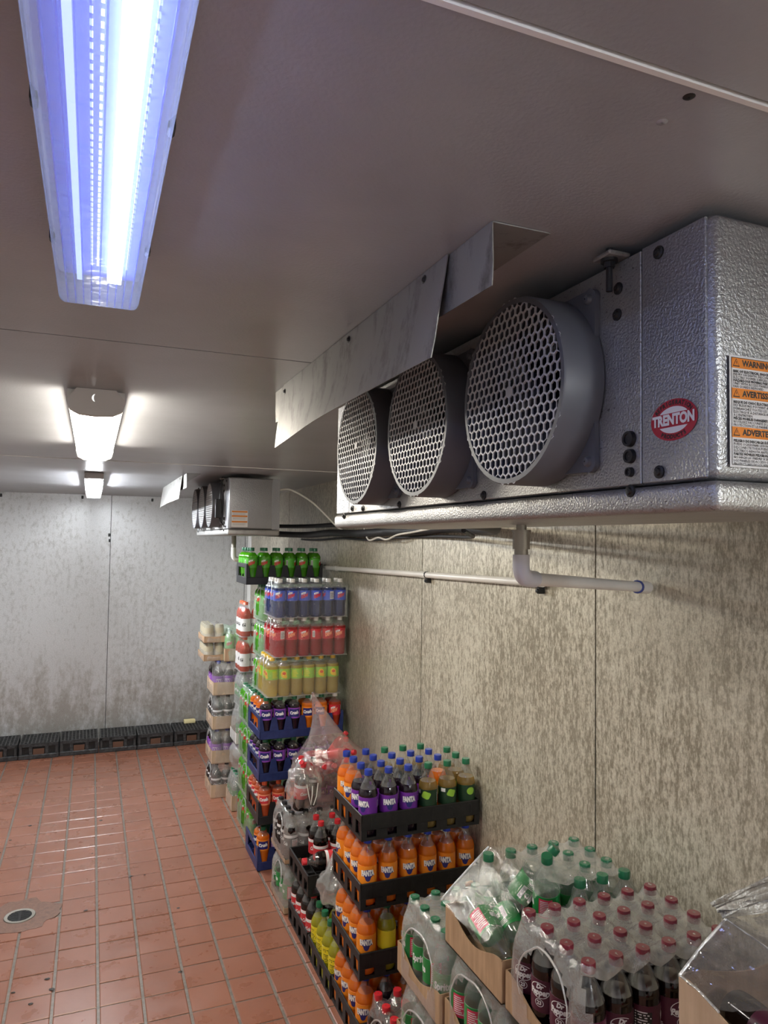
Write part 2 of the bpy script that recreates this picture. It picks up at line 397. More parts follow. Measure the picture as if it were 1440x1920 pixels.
ix0 = int(math.floor((LX - TX0) / TPX)); ix1 = int(math.ceil((WX - TX0) / TPX)); iy0 = int(math.floor((RY - TY0) / TPY)); iy1 = int(math.ceil((BY - TY0) / TPY))
for j in range(iy0, iy1):
    for i in range(ix0, ix1):
        cx, cy = TX0 + (i + 0.5) * TPX, TY0 + (j + 0.5) * TPY
        if abs(cx - DR[0]) < 0.10 and abs(cy - DR[1]) < 0.10: continue
        if cx - TPX / 2 < LX or cx + TPX / 2 > WX or cy + TPY / 2 > BY or cy - TPY / 2 < RY: continue
        vis = (-0.16 * cy + 0.02 < cx < 0.97) and 2.65 < cy < 6.55 and count < 300
        if vis and not (cx > 0.9 and cy < 3.2):
            o = link('tile', random.choice(variants), floor, loc=(cx, cy, 0)); count += 1
        else:
            tile_geo(rest, cx, cy, random.uniform(-0.0005, 0.0005))
rest.build('outer_tiles', M['tile'], floor, 0, kind='stuff')
# mortar patch + drain
mb = MB(); ring = []; n = 40
for k in range(n):
    a = 2 * PI * k / n; r = 0.155 + 0.05 * noise.noise((math.cos(a) * 2.2, math.sin(a) * 2.2, 3.0)) + 0.012 * random.random()
    ring.append((DR[0] + r * math.cos(a) * 1.05, DR[1] + r * math.sin(a), 0.0012))
inn = [(DR[0] + 0.07 * math.cos(2 * PI * k / n), DR[1] + 0.07 * math.sin(2 * PI * k / n), 0.0002) for k in range(n)]
low = [(x, y, -0.006) for x, y, z in ring]
mb.add(ring + inn + low, [(k, (k + 1) % n, n + (k + 1) % n, n + k) for k in range(n)] + [(2 * n + k, 2 * n + (k + 1) % n, (k + 1) % n, k) for k in range(n)])
mb.build('mortar_patch', M['mortar'], floor, 0.5)
dr = root('floor_drain', 'round grey metal floor drain set in broken mortar among the red tiles', 'drain', (DR[0], DR[1], 0.0))
mb = MB(); mb.lathe([(0.052, -0.004), (0.053, 0.002), (0.067, 0.003), (0.069, -0.004)], 32); mb.build('drain_ring', M['brass'], dr)
mb = MB(); mb.lathe([(0.001, -0.0038), (0.052, -0.0038)], 24); mb.build('drain_sump', M['void'], dr)
mb = MB()
for a in range(-4, 5):
    L = math.sqrt(max(0, 0.052 ** 2 - (a * 0.0115) ** 2)); mb.box(-L, L, a * 0.0115 - 0.0032, a * 0.0115 + 0.0032, -0.0035, 0.0015)
mb.box(-0.005, 0.005, -0.052, 0.052, -0.0035, 0.001); mb.build('drain_grate', M['steel_dk'], dr, 0)
crumbs = [(-0.49, 4.79), (-0.40, 4.86), (-0.44, 4.69), (-0.31, 5.06), (0.02, 3.83), (0.31, 4.12), (0.24, 4.13), (-0.12, 3.30), (-0.24, 3.25), (-0.10, 3.22), (-0.17, 3.15), (0.10, 5.0), (-0.52, 4.62), (0.39, 3.16), (0.44, 3.7), (0.05, 4.5)]
for q, (x, y) in enumerate(crumbs):
    bm = bmesh.new(); bmesh.ops.create_icosphere(bm, subdivisions=1, radius=1.0); s = random.uniform(0.004, 0.009)
    for v in bm.verts: v.co = Vector((v.co.x * s * random.uniform(1, 1.9), v.co.y * s * random.uniform(0.8, 1.4), max(0.0, v.co.z) * s * 0.5))
    me = bpy.data.meshes.new('dirt_crumb'); bm.to_mesh(me); bm.free(); me.materials.append(M['crumb'])
    link('dirt_crumb', me, None, 'small dark crumb of dirt lying on the red floor tiles', 'dirt', 'dirt crumbs on the floor tiles', loc=(x, y, 0.0006))

# ------------------------------------------------------------------ structure: ceiling
cb = MB(); cb.box(LX - 0.1, WX + 0.1, RY - 0.1, BY + 0.1, CEIL + 0.004, CEIL + 0.12); ceil = cb.build('ceiling', M['ceil_dark'], kind='structure', smooth=0)
seams = [RY, -0.78, 0.443, 1.49, 3.80, BY]
for a, b in zip(seams[:-1], seams[1:]):
    mb = MB(); mb.box(LX, WX, a + 0.0025, b - 0.0025, CEIL, CEIL + 0.005); mb.build('ceiling_panel', M['ceil'], ceil, 0)
for y in (0.443, 3.80):
    mb = MB(); mb.box(LX, WX, y + 0.001, y + 0.0065, CEIL - 0.002, CEIL + 0.004); mb.build('seam_bead', M['caulk'], ceil, 0)
for (x, y) in ((0.464, 0.462), (0.47, 0.50)):
    mb = MB(); mb.lathe([(0.001, -0.0012), (0.004, -0.001), (0.006, 0.0005)], 14); mb.build('rivet', M['steel_dk'] if y < 0.48 else M['ceil'], ceil, loc=None).location = (x, y, CEIL)

# ------------------------------------------------------------------ structure: walls
def wall(name, x0, x1, y0, y1): 
    mb = MB(); mb.box(x0, x1, y0, y1, -0.12, CEIL + 0.12); return mb.build(name, M['ceil_dark'], kind='structure', smooth=0)
wr = wall('wall_right', WX + 0.004, WX + 0.1, RY - 0.1, BY + 0.1)
ys = [RY, -0.66, 0.56, 1.785, 3.02, 4.24, 5.46, BY]
for a, b in zip(ys[:-1], ys[1:]):
    mb = MB(); mb.box(WX, WX + 0.006, a + 0.0032, b - 0.0032, 0, CEIL); mb.build('wall_panel', M['wall_r'], wr, 0)
wb = wall('wall_back', LX - 0.1, WX + 0.1, BY + 0.004, BY + 0.1)
xs = [LX, -1.07, 0.152, 1.36, WX]
for a, b in zip(xs[:-1], xs[1:]):
    mb = MB(); mb.box(a + 0.0025, b - 0.0025, BY, BY + 0.006, 0, CEIL); mb.build('wall_panel', M['wall_b'], wb, 0)
for (x, z) in ((-0.73, CEIL - 0.03), (-0.09, CEIL - 0.025), (0.5, CEIL - 0.03), (0.14, 1.83), (0.145, 1.78)):
    mb = MB(); mb.rbox(-0.009, 0.009, -0.012, 0.002, -0.014, 0.014, 0.003, 1); mb.build('panel_clip', M['steel_dk'], wb).location = (x, BY, z)
wl = wall('wall_left', LX - 0.1, LX - 0.004, RY - 0.1, BY + 0.1)
for a, b in zip(ys[:-1], ys[1:]):
    mb = MB(); mb.box(LX - 0.006, LX, a + 0.002, b - 0.002, 0, CEIL); mb.build('wall_panel', M['wall_p'], wl, 0)
wf = wall('wall_front', LX - 0.1, WX + 0.1, RY - 0.1, RY - 0.004)
mb = MB(); mb.box(LX, WX, RY - 0.006, RY, 0, CEIL); mb.build('wall_panel', M['wall_p'], wf, 0)
mb = MB(); mb.box(WX - 0.028, WX - 0.001, BY - 0.004, BY - 0.0005, 0, CEIL - 0.001); mb.box(WX - 0.004, WX - 0.0005, BY - 0.028, BY - 0.0005, 0, CEIL - 0.001)
mb.build('trim_1', M['caulk'], kind='structure', smooth=0)

# ------------------------------------------------------------------ lamps
def lens_profile(hw, z0, z1, lip):
    # half profile from the ceiling side down and across, list of (x, z)
    p = [(-hw, z0), (-hw, z0 - (z0 - z1) * 0.35)]
    for k in range(6):
        a = PI / 2 * k / 5; p.append((-hw * 0.80 - (hw * 0.16) * math.cos(a), z1 + lip * (1 - math.sin(a))))
    return p + [(-x, z) for x, z in p[::-1]]
def extrude_y(mb, prof, y0, y1, mi=0, ends=True, taper=0.0, n=2):
    rings = []
    ysl = [y0 + (y1 - y0) * k / (n - 1) for k in range(n)]
    b = len(mb.v)
    for y in ysl:
        for x, z in prof: mb.v.append((x, y, z))
    m = len(prof)
    for j in range(n - 1):
        for k in range(m - 1): mb.f.append([b + j * m + k, b + j * m + k + 1, b + (j + 1) * m + k + 1, b + (j + 1) * m + k]); mb.m.append(mi)
    if ends:
        mb.f.append([b + k for k in range(m)]); mb.m.append(mi)
        mb.f.append([b + (n - 1) * m + k for k in range(m)][::-1]); mb.m.append(mi)

def vapour_lamp(loc, length, label, strength, blue, lit_sides):
    r = root('light_fixture', label, 'light', loc)
    hw = 0.050
    pan_c = (0.20, 0.23, 0.72) if blue else (0.75, 0.76, 0.78)
    pan = simple('lamp_pan', pan_c, 0.4); rim = simple('lamp_rim', (0.42, 0.44, 0.62) if blue else (0.5, 0.5, 0.5), 0.35)
    lens = film_mat('lamp_lens', 0.16, tint=(0.72, 0.76, 1.0) if blue else (0.97, 0.98, 1.0), gloss=0.05, wr=4.0, rough=0.15, hz=0.05)
    mb = MB(); mb.rbox(-hw - 0.004, hw + 0.004, -0.004, length + 0.004, -0.040, -0.0005, 0.008, 2); mb.build('housing', rim, r)
    mb = MB(); mb.box(-hw + 0.008, hw - 0.008, 0.012, length - 0.012, -0.043, -0.0402); mb.build('reflector', pan, r, 0)
    mb = MB(); pr = lens_profile(hw, -0.0405, -0.090, 0.014)
    # ribbed lens with sloping rounded ends
    b = len(mb.v); st = [0.0, 0.008, 0.02, 0.035]; st = [(0.004, 0.25), (0.010, 0.62), (0.022, 0.9), (0.04, 1.0), (length - 0.04, 1.0), (length - 0.022, 0.9), (length - 0.01, 0.62), (length - 0.004, 0.25)]
    m_ = len(pr)
    for y, k in st:
        for x, z in pr: mb.v.append((x * (0.90 + 0.10 * k), y, -0.0405 + (z + 0.0405) * k))
    for j in range(len(st) - 1):
        for k in range(m_ - 1): mb.f.append([b + j * m_ + k, b + j * m_ + k + 1, b + (j + 1) * m_ + k + 1, b + (j + 1) * m_ + k]); mb.m.append(0)
    mb.f.append([b + k for k in range(m_)]); mb.m.append(0); mb.f.append([b + (len(st) - 1) * m_ + k for k in range(m_)][::-1]); mb.m.append(0)
    mb.build('lens', lens, r, 1.0)
    mb = MB()
    for k in range(9):
        x = -0.036 + k * 0.009
        mb.box(x - 0.0007, x + 0.0007, 0.045, length - 0.045, -0.0912, -0.0902)
    mb.build('lens_rib', lens, r, 0)
    for (x, wd, s) in lit_sides:
        e = emis('led_strip_glow', (0.52, 0.64, 1.0) if blue else (0.95, 0.98, 1.0), strength * s)
        mb = MB(); mb.box(x - wd, x + wd, 0.03, length - 0.03, -0.056, -0.0435); mb.build('led_strip', e, r, 0)
    if blue:
        e = emis('led_bead_glow', (0.75, 0.85, 1.0), 3.0); mb = MB()
        for row in (-0.010, -0.003, 0.031):
            for k in range(90):
                y = 0.05 + k * (length - 0.1) / 90; mb.box(row - 0.0011, row + 0.0011, y, y + 0.0035, -0.0455, -0.0431)
        o = mb.build('led_beads', e, r, 0, kind='stuff')
    for y in (0.12, 0.42, 0.80, 1.08):
        for sx in (-1, 1):
            mb = MB(); mb.rbox(sx * (hw + 0.002) - 0.003, sx * (hw + 0.002) + 0.003, y - 0.008, y + 0.008, -0.046, -0.030, 0.002, 1); mb.build('clip', M['steel_dk'], r)
    return r
vapour_lamp((0.0, -0.185, CEIL), 1.20, 'long blue-glowing vapour-proof light fixture on the ceiling nearest the camera', LAMP_NEAR, True, [(0.017, 0.0085, 1.0), (-0.024, 0.003, 0.10)])
vapour_lamp((0.0, 4.52, CEIL), 1.22, 'small clear-lensed cold white light fixture near the back wall', LAMP_FAR, False, [(-0.028, 0.006, 1.0), (0.0, 0.006, 1.0), (0.028, 0.006, 1.0)])
vapour_lamp((0.85, -1.95, CEIL), 1.20, 'clear-lensed white light fixture on the ceiling behind the camera', LAMP_REAR, False, [(-0.02, 0.008, 1.0), (0.02, 0.008, 1.0)])
# middle lamp: opal lens with a grey end cap
r = root('light_fixture', 'bright warm white opal light fixture with grey end cap, middle of ceiling', 'light', (0.0, 2.0, CEIL))
hw = 0.068
pr = [(-hw, 0), (-hw, -0.025), (-hw * 0.90, -0.052), (-hw * 0.6, -0.062), (0, -0.065), (hw * 0.6, -0.062), (hw * 0.90, -0.052), (hw, -0.025), (hw, 0)]
mb = MB(); mb.box(-hw - 0.002, hw + 0.002, 0.012, 1.16, -0.024, -0.0005); mb.build('housing', simple('lamp_housing', (0.6, 0.58, 0.54), 0.4), r, 0)
pr = [(-hw, -0.0245)] + pr[2:-2] + [(hw, -0.0245)]
mb = MB(); extrude_y(mb, pr, 0.012, 1.16); mb.build('opal_lens', emis('opal_glow', (1.0, 0.93, 0.80), LAMP_MID), r, 0.7)
capm = simple('lamp_end_cap', (0.55, 0.52, 0.48), 0.4)
for y0, y1 in ((-0.012, 0.0115), (1.1605, 1.184)):
    mb = MB(); pc = [(-hw - 0.003, 0), (-hw - 0.003, -0.028), (-hw * 0.93, -0.056), (-hw * 0.6, -0.067), (0, -0.070), (hw * 0.6, -0.067), (hw * 0.93, -0.056), (hw + 0.003, -0.028), (hw + 0.003, 0)]
    pc = [(-hw * 0.70, -0.0005)] + [(x, z) for x, z in pc[1:-1]] + [(hw * 0.70, -0.0005)]
    extrude_y(mb, pc, y0, y1); mb.build('end_cap', capm, r, 0.3)
mb = MB(); n = 10; vs = []
for k in range(n + 1):
    a = PI * 0.5 + PI * k / n; vs.append((0.009 * math.cos(a) - 0.002, -0.0126, -0.024 + 0.010 * math.sin(a)))
for k in range(n + 1):
    a = PI * 0.5 + PI * k / n; vs.append((0.0045 * math.cos(a) - 0.002, -0.0126, -0.024 + 0.010 * math.sin(a)))
mb.add(vs, [(k, k + 1, n + 2 + k, n + 1 + k) for k in range(n)]); mb.build('crescent_mark', emis('mark_glow', (1, 1, 0.95), 1.0), r, 0)

# ------------------------------------------------------------------ evaporators
def make_guard():
    mb = MB(); Rr = 0.133; p = 0.0148; wdt = 0.0026; ro = p / math.sqrt(3); ri = (p - wdt) / math.sqrt(3)
    rows = int(Rr / (p * 0.866)) + 1
    for j in range(-rows, rows + 1):
        for i in range(-14, 15):
            u = (i + 0.5 * (j % 2)) * p; v = j * p * 0.8660254
            if math.hypot(u, v) > Rr - 0.003: continue
            vs = []
            for rad, x in ((ro, 0.0), (ri, 0.0), (ri, 0.0022)):
                for k in range(6):
                    a = PI / 6 + k * PI / 3; vs.append((x, u + rad * math.cos(a), v + rad * math.sin(a)))
            if i == 0 and j == 0: fs = [tuple(range(5, -1, -1))]
            else: fs = [(k, 6 + k, 6 + (k + 1) % 6, (k + 1) % 6) for k in range(6)] + [(6 + k, 12 + k, 12 + (k + 1) % 6, 6 + (k + 1) % 6) for k in range(6)]
            mb.add(vs, fs)
    return mb.mesh('guard', M['guard'], 0)
ROTX = Matrix(((0, 0, -1), (0, 1, 0), (1, 0, 0)))     # lathe axis z -> -x
GUARD = None
def make_evap(label, loc, detailed):
    global GUARD
    r = root('evaporator_unit', label, 'evaporator', loc)
    Wd, Ln, H = 0.297, 1.325, 0.347
    mb = MB(); mb.rbox(0.002, Wd, 0.002, Ln - 0.002, 0.036, H - 0.012, 0.010, 3); mb.build('cabinet', M['evap'], r)
    mb = MB(); mb.rbox(-0.003, Wd + 0.002, -0.004, Ln + 0.004, 0.0, 0.0345, 0.009, 3); mb.build('drain_pan', M['evap_low'], r)
    for y0, y1 in ((0.012, 0.113), (Ln - 0.115, Ln - 0.012)):
        mb = MB(); mb.rbox(-0.0004, 0.004, y0, y1, 0.038, H - 0.014, 0.0012, 1); mb.build('access_panel', M['evap'], r)
    mb = MB(); mb.rbox(-0.0008, 0.004, 0.1145, Ln - 0.1165, 0.0375, H - 0.016, 0.0012, 1); mb.build('fan_panel', M['evap_low'], r)
    mb = MB(); mb.rbox(Wd - 0.045, Wd + 0.001, -0.0016, 0.01, 0.036, H - 0.014, 0.001, 1); mb.build('corner_post', M['evap'], r)
    if GUARD is None: GUARD = make_guard()
    for q in range(3):
        cy, cz, rr, d = 0.317 + 0.3325 * q, 0.185, 0.137, 0.066
        mb = MB(); mb.lathe([(rr * 0.9, 0.002), (rr, 0.003), (rr, d - 0.004), (rr - 0.002, d), (rr - 0.009, d), (rr - 0.009, d - 0.006), (rr - 0.010, 0.0)], 56, axis=ROTX)
        s = mb.build('fan_shroud', M['plast_grey'], r, 0.6, loc=None) ; s.location = (0, cy, cz)
        g = link('guard', GUARD, s, loc=(-d + 0.0003, 0, 0))
        mb = MB(); mb.lathe([(rr - 0.0105, 0.0), (0.001, 0.0015)], 32, axis=ROTX); mb.build('fan_opening', M['void'], s)
        mb = MB(); mb.lathe([(0.001, 0.040), (0.028, 0.040), (0.032, 0.034), (0.032, 0.004)], 20, axis=ROTX); mb.build('fan_hub', M['blade'], s)
        for k in range(5):
            a0 = 2 * PI * k / 5 + q; vs = []
            for rad in (0.03, 0.075, 0.115):
                for t in (-0.38, 0.0, 0.38):
                    a = a0 + t * (0.9 + rad * 2); vs.append((-0.022 - t * 0.040, rad * math.cos(a), rad * math.sin(a)))
            vs += [(x + 0.002, y, z) for x, y, z in vs]
            fs = []
            for ri_ in range(2):
                for ti in range(2):
                    aa = ri_ * 3 + ti; fs += [(aa, aa + 1, aa + 4, aa + 3), (aa + 12, aa + 13 - 1 + 0, aa + 9, aa + 10)[:0] or (9 + aa + 3, 9 + aa + 4, 9 + aa + 1, 9 + aa)]
            mb = MB(); mb.add(vs, fs); mb.build('fan_blade', M['blade'], s, 0.6)
        for k in range(4):
            a = PI / 4 + k * PI / 2; ca, sa = math.cos(a), math.sin(a)
            mb = MB(); cx_, cz_ = 0.157 * ca, 0.157 * sa; ol = [(0.136 * math.cos(a - 0.36), 0.136 * math.sin(a - 0.36))]
            ol += [(cx_ + 0.015 * math.cos(a + t), cz_ + 0.015 * math.sin(a + t)) for t in (-1.25, -0.7, -0.25, 0.25, 0.7, 1.25)] + [(0.136 * math.cos(a + 0.36), 0.136 * math.sin(a + 0.36)), (0.128 * ca, 0.128 * sa)]
            n_ = len(ol); mb.add([(-0.0015, y, z) for y, z in ol] + [(-0.009, y, z) for y, z in ol], [tuple(range(n_)), tuple(range(2 * n_ - 1, n_ - 1, -1))] + [(q_, n_ + q_, n_ + (q_ + 1) % n_, (q_ + 1) % n_) for q_ in range(n_)])
            mb.lathe([(0.001, 0.0155), (0.005, 0.0145), (0.0065, 0.0125), (0.0075, 0.0088)], 12, axis=ROTX, c=(0, cx_, cz_)); mb.build('mounting_ear', M['plast_grey'], s, 0.5)
    sp = [(0.083, 0.050), (0.083, 0.327 - 0.01), (0.130, 0.030), (0.50, 0.045), (0.87, 0.045), (1.10, 0.045), (1.24, 0.030), (1.18, 0.048), (0.155, 0.296), (0.157, 0.262)]
    for (y, z) in sp:
        mb = MB(); mb.lathe([(0.0005, 0.006), (0.004, 0.0055), (0.0052, 0.003), (0.008, 0.002), (0.008, 0.0)], 12, axis=ROTX)
        o = mb.build('screw', M['steel_dk'], r); o.location = (-0.003 if z < 0.033 else -0.0006, y, z)
    for (y, z, s) in ((0.133, 0.096, 1.0), (0.132, 0.074, 0.9), (0.132, 0.054, 0.6)):
        mb = MB(); mb.lathe([(0.0005, 0.004), (0.006 * s, 0.004), (0.0065 * s, 0.006), (0.0095 * s, 0.006), (0.0105 * s, 0.0)], 16, axis=ROTX)
        o = mb.build('grommet', M['black'], r); o.location = (-0.0007, y, z)
    for y in (0.155, Ln - 0.155):
        b = MB(); b.rbox(-0.030, 0.004, -0.018, 0.018, 0.0, 0.006, 0.002, 1); hb = b.build('hanger_bracket', M['sheet'], r); hb.location = (0, y, H - 0.015)
        b = MB(); b.lathe([(0.011, -0.004), (0.011, 0.0)], 18, closed=True, c=(-0.016, 0, 0)); b.lathe([(0.0075, -0.011), (0.0075, -0.004)], 6, closed=True, c=(-0.016, 0, 0))
        b.lathe([(0.0042, -0.042), (0.0042, -0.011)], 10, closed=True, c=(-0.016, 0, 0)); b.lathe([(0.0042, 0.006), (0.0042, 0.0145)], 10, closed=True, c=(-0.016, 0, 0)); b.build('hanger_bolt', M['steel_dk'], hb)
    # warning label on the near end
    wl_ = MB(); yy = -0.0012
    def quad(mb, u0, u1, v0, v1, e, mi): mb.add([(u0, yy - e, v0), (u1, yy - e, v0), (u1, yy - e, v1), (u0, yy - e, v1)], [(0, 1, 2, 3)], mi)
    U0, U1, V0, V1 = (0.022, 0.137, 0.052, 0.172) if detailed else (0.018, 0.108, 0.050, 0.140)
    quad(wl_, U0 - 0.0025, U1 + 0.0025, V0 - 0.0025, V1 + 0.0025, 0.0002, 0); hV = V1 - V0
    for k, (t0, hd) in enumerate(((0.0, 'WARNING'), (0.285, 'AVERTISSEMENT'), (0.645, 'ADVERTENCIA'))):
        top = V1 - hV * t0; quad(wl_, U0, U1, top - hV * 0.098, top, 0.0004, 1)
        if detailed:
            vs, fs = text_geo(hd, 0.0092, 0.0004); vs = left_align(vs)
            wl_.add([(U0 + 0.016 + x, yy - 0.0006, top - hV * 0.05 + y) for x, y, z in vs], fs, 2)
            cx_, cz_ = U0 + 0.0075, top - hV * 0.05
            for s, mi_, e in ((0.0052, 2, 0.00055), (0.0038, 1, 0.0007)):
                wl_.add([(cx_ - s, yy - e, cz_ - s * 0.8), (cx_ + s, yy - e, cz_ - s * 0.8), (cx_, yy - e, cz_ + s * 0.95)], [(0, 1, 2)], mi_)
            wl_.add([(cx_ - 0.0005, yy - 0.0008, cz_ - 0.001), (cx_ + 0.0005, yy - 0.0008, cz_ - 0.001), (cx_ + 0.0005, yy - 0.0008, cz_ + 0.0018), (cx_ - 0.0005, yy - 0.0008, cz_ + 0.0018)], [(0, 1, 2, 3)], 2)
        else:
            for q in range(4): quad(wl_, U0 + 0.006, U1 - 0.008 - 0.006 * (q % 2), top - hV * (0.145 + 0.042 * q), top - hV * (0.132 + 0.042 * q), 0.0004, 3)
    if detailed:
        body = [(0.0, ['RISK OF ELECTRICAL SHOCK. CAN CAUSE', 'INJURY OR DEATH. DISCONNECT ALL REMOTE', 'ELECTRIC POWER SUPPLIES BEFORE SERVICING.', 'HAZARDOUS MOVING PARTS. DO NOT OPERATE', 'UNIT WITH ACCESS PANELS AND / OR', 'FAN GUARDS REMOVED.']),
                (0.285, ['RISQUE DE CHOC ÉLECTRIQUE. PEUT CAUSER', 'DES BLESSURES POUVANT ALLER JUSQU’À LA MORT.', 'DÉBRANCHEZ TOUTES LES SOURCES D’ALIMENTATION', 'ÉLECTRIQUE À DISTANCE AVANT DE PROCÉDER', 'À L’ENTRETIEN.', 'PIÈCES MOBILES DANGEREUSES.', 'N’UTILISEZ PAS L’UNITÉ SI LA (LES) GRILLE(S) DE', 'PROTECTION ET LE PANNEAU D’ACCÈS SONT ENLEVÉS.']),
                (0.645, ['PELIGRO DE DESCARGA ELÉCTRICA.', 'PUEDE OCASIONAR LESIONES O MUERTE.', 'DESCONECTE TODA FUENTE DE SUMINISTRO', 'ELÉCTRICO REMOTA ANTES DE DAR SERVICIO.', 'PARTES MÓVILES PELIGROSAS.', 'NO HAGA LA UNIDAD SI SE HAN RETIRADO', 'LOS PANELES DE ACCESO O LOS', 'PROTECTORES DE LOS VENTILADORES.'])]
        for t0, lines in body:
            n_ = len(lines); span = (0.285 if t0 == 0 else 0.36) - 0.115
            for q, tx in enumerate(lines):
                bold = tx.startswith(('RISK', 'HAZ', 'RISQ', 'PIÈ', 'PELI', 'PART'))
                vs, fs = text_geo(tx, 0.0040, 0.00016 if bold else 0.00003, res=1); vs = left_align(vs)
                z = V1 - hV * (t0 + 0.115 + span * (q + 0.5) / n_)
                wl_.add([(U0 + 0.003 + x * 1.05, yy - 0.0006, z + y) for x, y, zz in vs], fs, 2)
        for a, b_, c_, d_ in ((U0, U1, V0, V0 + 0.0006), (U0, U0 + 0.0006, V0, V1), (U1 - 0.0006, U1, V0, V1), (U0, U1, V1 - 0.0006, V1)): quad(wl_, a, b_, c_, d_, 0.0009, 2)
    wl_.build('warning_label', [M['paper'], M['orange_hdr'], M['ink'], simple('grey_print', (0.35, 0.33, 0.31), 0.6)], r, 0)
    if detailed:
        st = MB(); cy, cz, A, B = 0.060, 0.1095, 0.0365, 0.0245
        def ell(a, b_, e, mi, z0=None, z1=None):
            n_ = 40; pts = []
            for k in range(n_):
                t = 2 * PI * k / n_; z = b_ * math.sin(t); y = a * math.cos(t)
                if z0 is not None: z = max(z0, z)
                if z1 is not None: z = min(z1, z)
                pts.append((-0.0012 - e, cy - y, cz + z))
            st.add(pts, [tuple(range(n_))], mi)
        ell(A, B, 0.0, 0); ell(A * 0.70, B * 0.64, 0.0003, 1)
        # red band behind the word
        st.add([(-0.0017, cy + A * 0.70, cz - 0.0082), (-0.0017, cy - A * 0.70, cz - 0.0082), (-0.0017, cy - A * 0.70, cz + 0.0082), (-0.0017, cy + A * 0.70, cz + 0.0082)], [(0, 1, 2, 3)], 0)
        vs, fs = text_geo('TRENTON', 0.0168, 0.0009, res=3)
        wv = max(v[0] for v in vs) - min(v[0] for v in vs); k = 0.066 / wv
        st.add([(-0.0021, cy - x * k, cz + y) for x, y, z in vs], fs, 1)
        for word, sgn in (('REFRIGERATION', 1), ('PRODUCTS', -1)):
            n_ = len(word); sp_ = 2.0 if sgn > 0 else 1.2
            for q, ch in enumerate(word):
                t = (q / (n_ - 1) - 0.5) * sp_ * sgn
                ang = PI / 2 * sgn - t
                py, pz = A * 0.85 * math.cos(ang), B * 0.82 * math.sin(ang)
                rot = math.atan2(B * math.cos(ang) * 1.0, -A * math.sin(ang)) if sgn < 0 else math.atan2(-B * math.cos(ang), A * math.sin(ang))
                if sgn < 0: rot = math.atan2(B * math.cos(ang), -A * math.sin(ang))
                vs, fs = text_geo(ch, 0.0068, 0.0003)
                co, si = math.cos(rot), math.sin(rot)
                st.add([(-0.0016, cy - (py + x * co - y * si), cz + pz + x * si + y * co) for x, y, z in vs], fs, 2)
        st.build('brand_sticker', [M['red_st'], M['white'], M['ink']], r, 0)
    return r
make_evap('large embossed metal evaporator with three honeycomb fan guards, nearest the camera', (0.628, 0.590, 1.838), True)
ev2 = make_evap('smaller-looking far evaporator with warning label hung near the back wall', (0.722, 4.165, 1.828), False)
mb = MB(); mb.rbox(-0.055, -0.018, 0.128, 0.150, 0.100, 0.212, 0.004, 1); mb.build('junction_box', M['black'], ev2)
mb = MB(); mb.tube([(-0.03, 0.14, 0.212), (-0.028, 0.139, 0.26), (-0.015, 0.138, 0.30)], 0.0025, 6); mb.build('lead_wire', M['black'], ev2)
mb = MB(); mb.tube([(-0.03, 0.14, 0.10), (-0.02, 0.14, 0.075), (-0.004, 0.14, 0.06)], 0.004, 6); mb.build('lead_wire', M['black'], ev2)

# baffle sheets
def sheet(name, pts_top, pts_bot, thick, parent, mat, bow=0.0, nx=14, nz_=5, seed=0):
    mb = MB(); T0, T1 = Vector(pts_top[0]), Vector(pts_top[1]); B0, B1 = Vector(pts_bot[0]), Vector(pts_bot[1])
    for side in (0, 1):
        for i in range(nx + 1):
            for j in range(nz_ + 1):
                u, v = i / nx, j / nz_
                p = T0.lerp(T1, u).lerp(B0.lerp(B1, u), v)
                p.x += bow * v * v * math.sin(u * PI * 1.1 + 0.3) + 0.003 * v * noise.noise((u * 4 + seed, v * 2, 1.3)) + side * thick
                if j == nz_: p.z += 0.004 * noise.noise((u * 3, seed, 0.2))
                mb.v.append(p[:])
    K = (nx + 1) * (nz_ + 1)
    for i in range(nx):
        for j in range(nz_):
            a = i * (nz_ + 1) + j; mb.f.append([a, a + nz_ + 1, a + nz_ + 2, a + 1]); mb.m.append(0)
            mb.f.append([K + a, K + a + 1, K + a + nz_ + 2, K + a + nz_ + 1]); mb.m.append(0)
    def strip(ids):
        for p, q in zip(ids[:-1], ids[1:]): mb.f.append([p, q, K + q, K + p]); mb.m.append(0)
    strip([i * (nz_ + 1) for i in range(nx + 1)]); strip([i * (nz_ + 1) + nz_ for i in range(nx + 1)][::-1]); strip([j for j in range(nz_ + 1)][::-1]); strip([nx * (nz_ + 1) + j for j in range(nz_ + 1)])
    return mb.build(name, mat, parent, 0.7)
def screws(parent, pts):
    for p in pts:
        mb = MB(); mb.lathe([(0.0005, 0.0045), (0.003, 0.004), (0.0042, 0.002), (0.0065, 0.0015), (0.0065, 0.0)], 12, axis=ROTX); mb.build('screw', M['steel_dk'], parent).location = p
r = root('baffle_sheet', 'big stained sheet metal baffle screwed to the ceiling before the near fans', 'baffle', (0.428, 0.83, CEIL))
sheet('baffle_plate', ((0.0, 0.015, -0.0005), (0.0, 0.90, -0.0005)), ((-0.012, 0.030, -0.138), (-0.006, 0.985, -0.146)), 0.0016, r, M['sheet'], -0.012, seed=2)
screws(r, [(0.000, 0.085, -0.012), (-0.0005, 0.41, -0.014), (-0.0005, 0.885, -0.020)])
r = root('baffle_bracket', 'bent angle strip of galvanised metal on ceiling behind the big baffle', 'baffle', (0.4315, 0.735, CEIL))
sheet('vertical_leg', ((0.0, 0.0, -0.0005), (0.0, 1.095, -0.0005)), ((0.001, 0.0, -0.079), (0.001, 1.095, -0.079)), 0.0014, r, M['sheet'], 0.001, seed=5)
mb = MB(); mb.box(0.0, 0.082, 0.0, 1.095, -0.0022, -0.0006); mb.build('ceiling_flange', M['sheet'], r, 0)
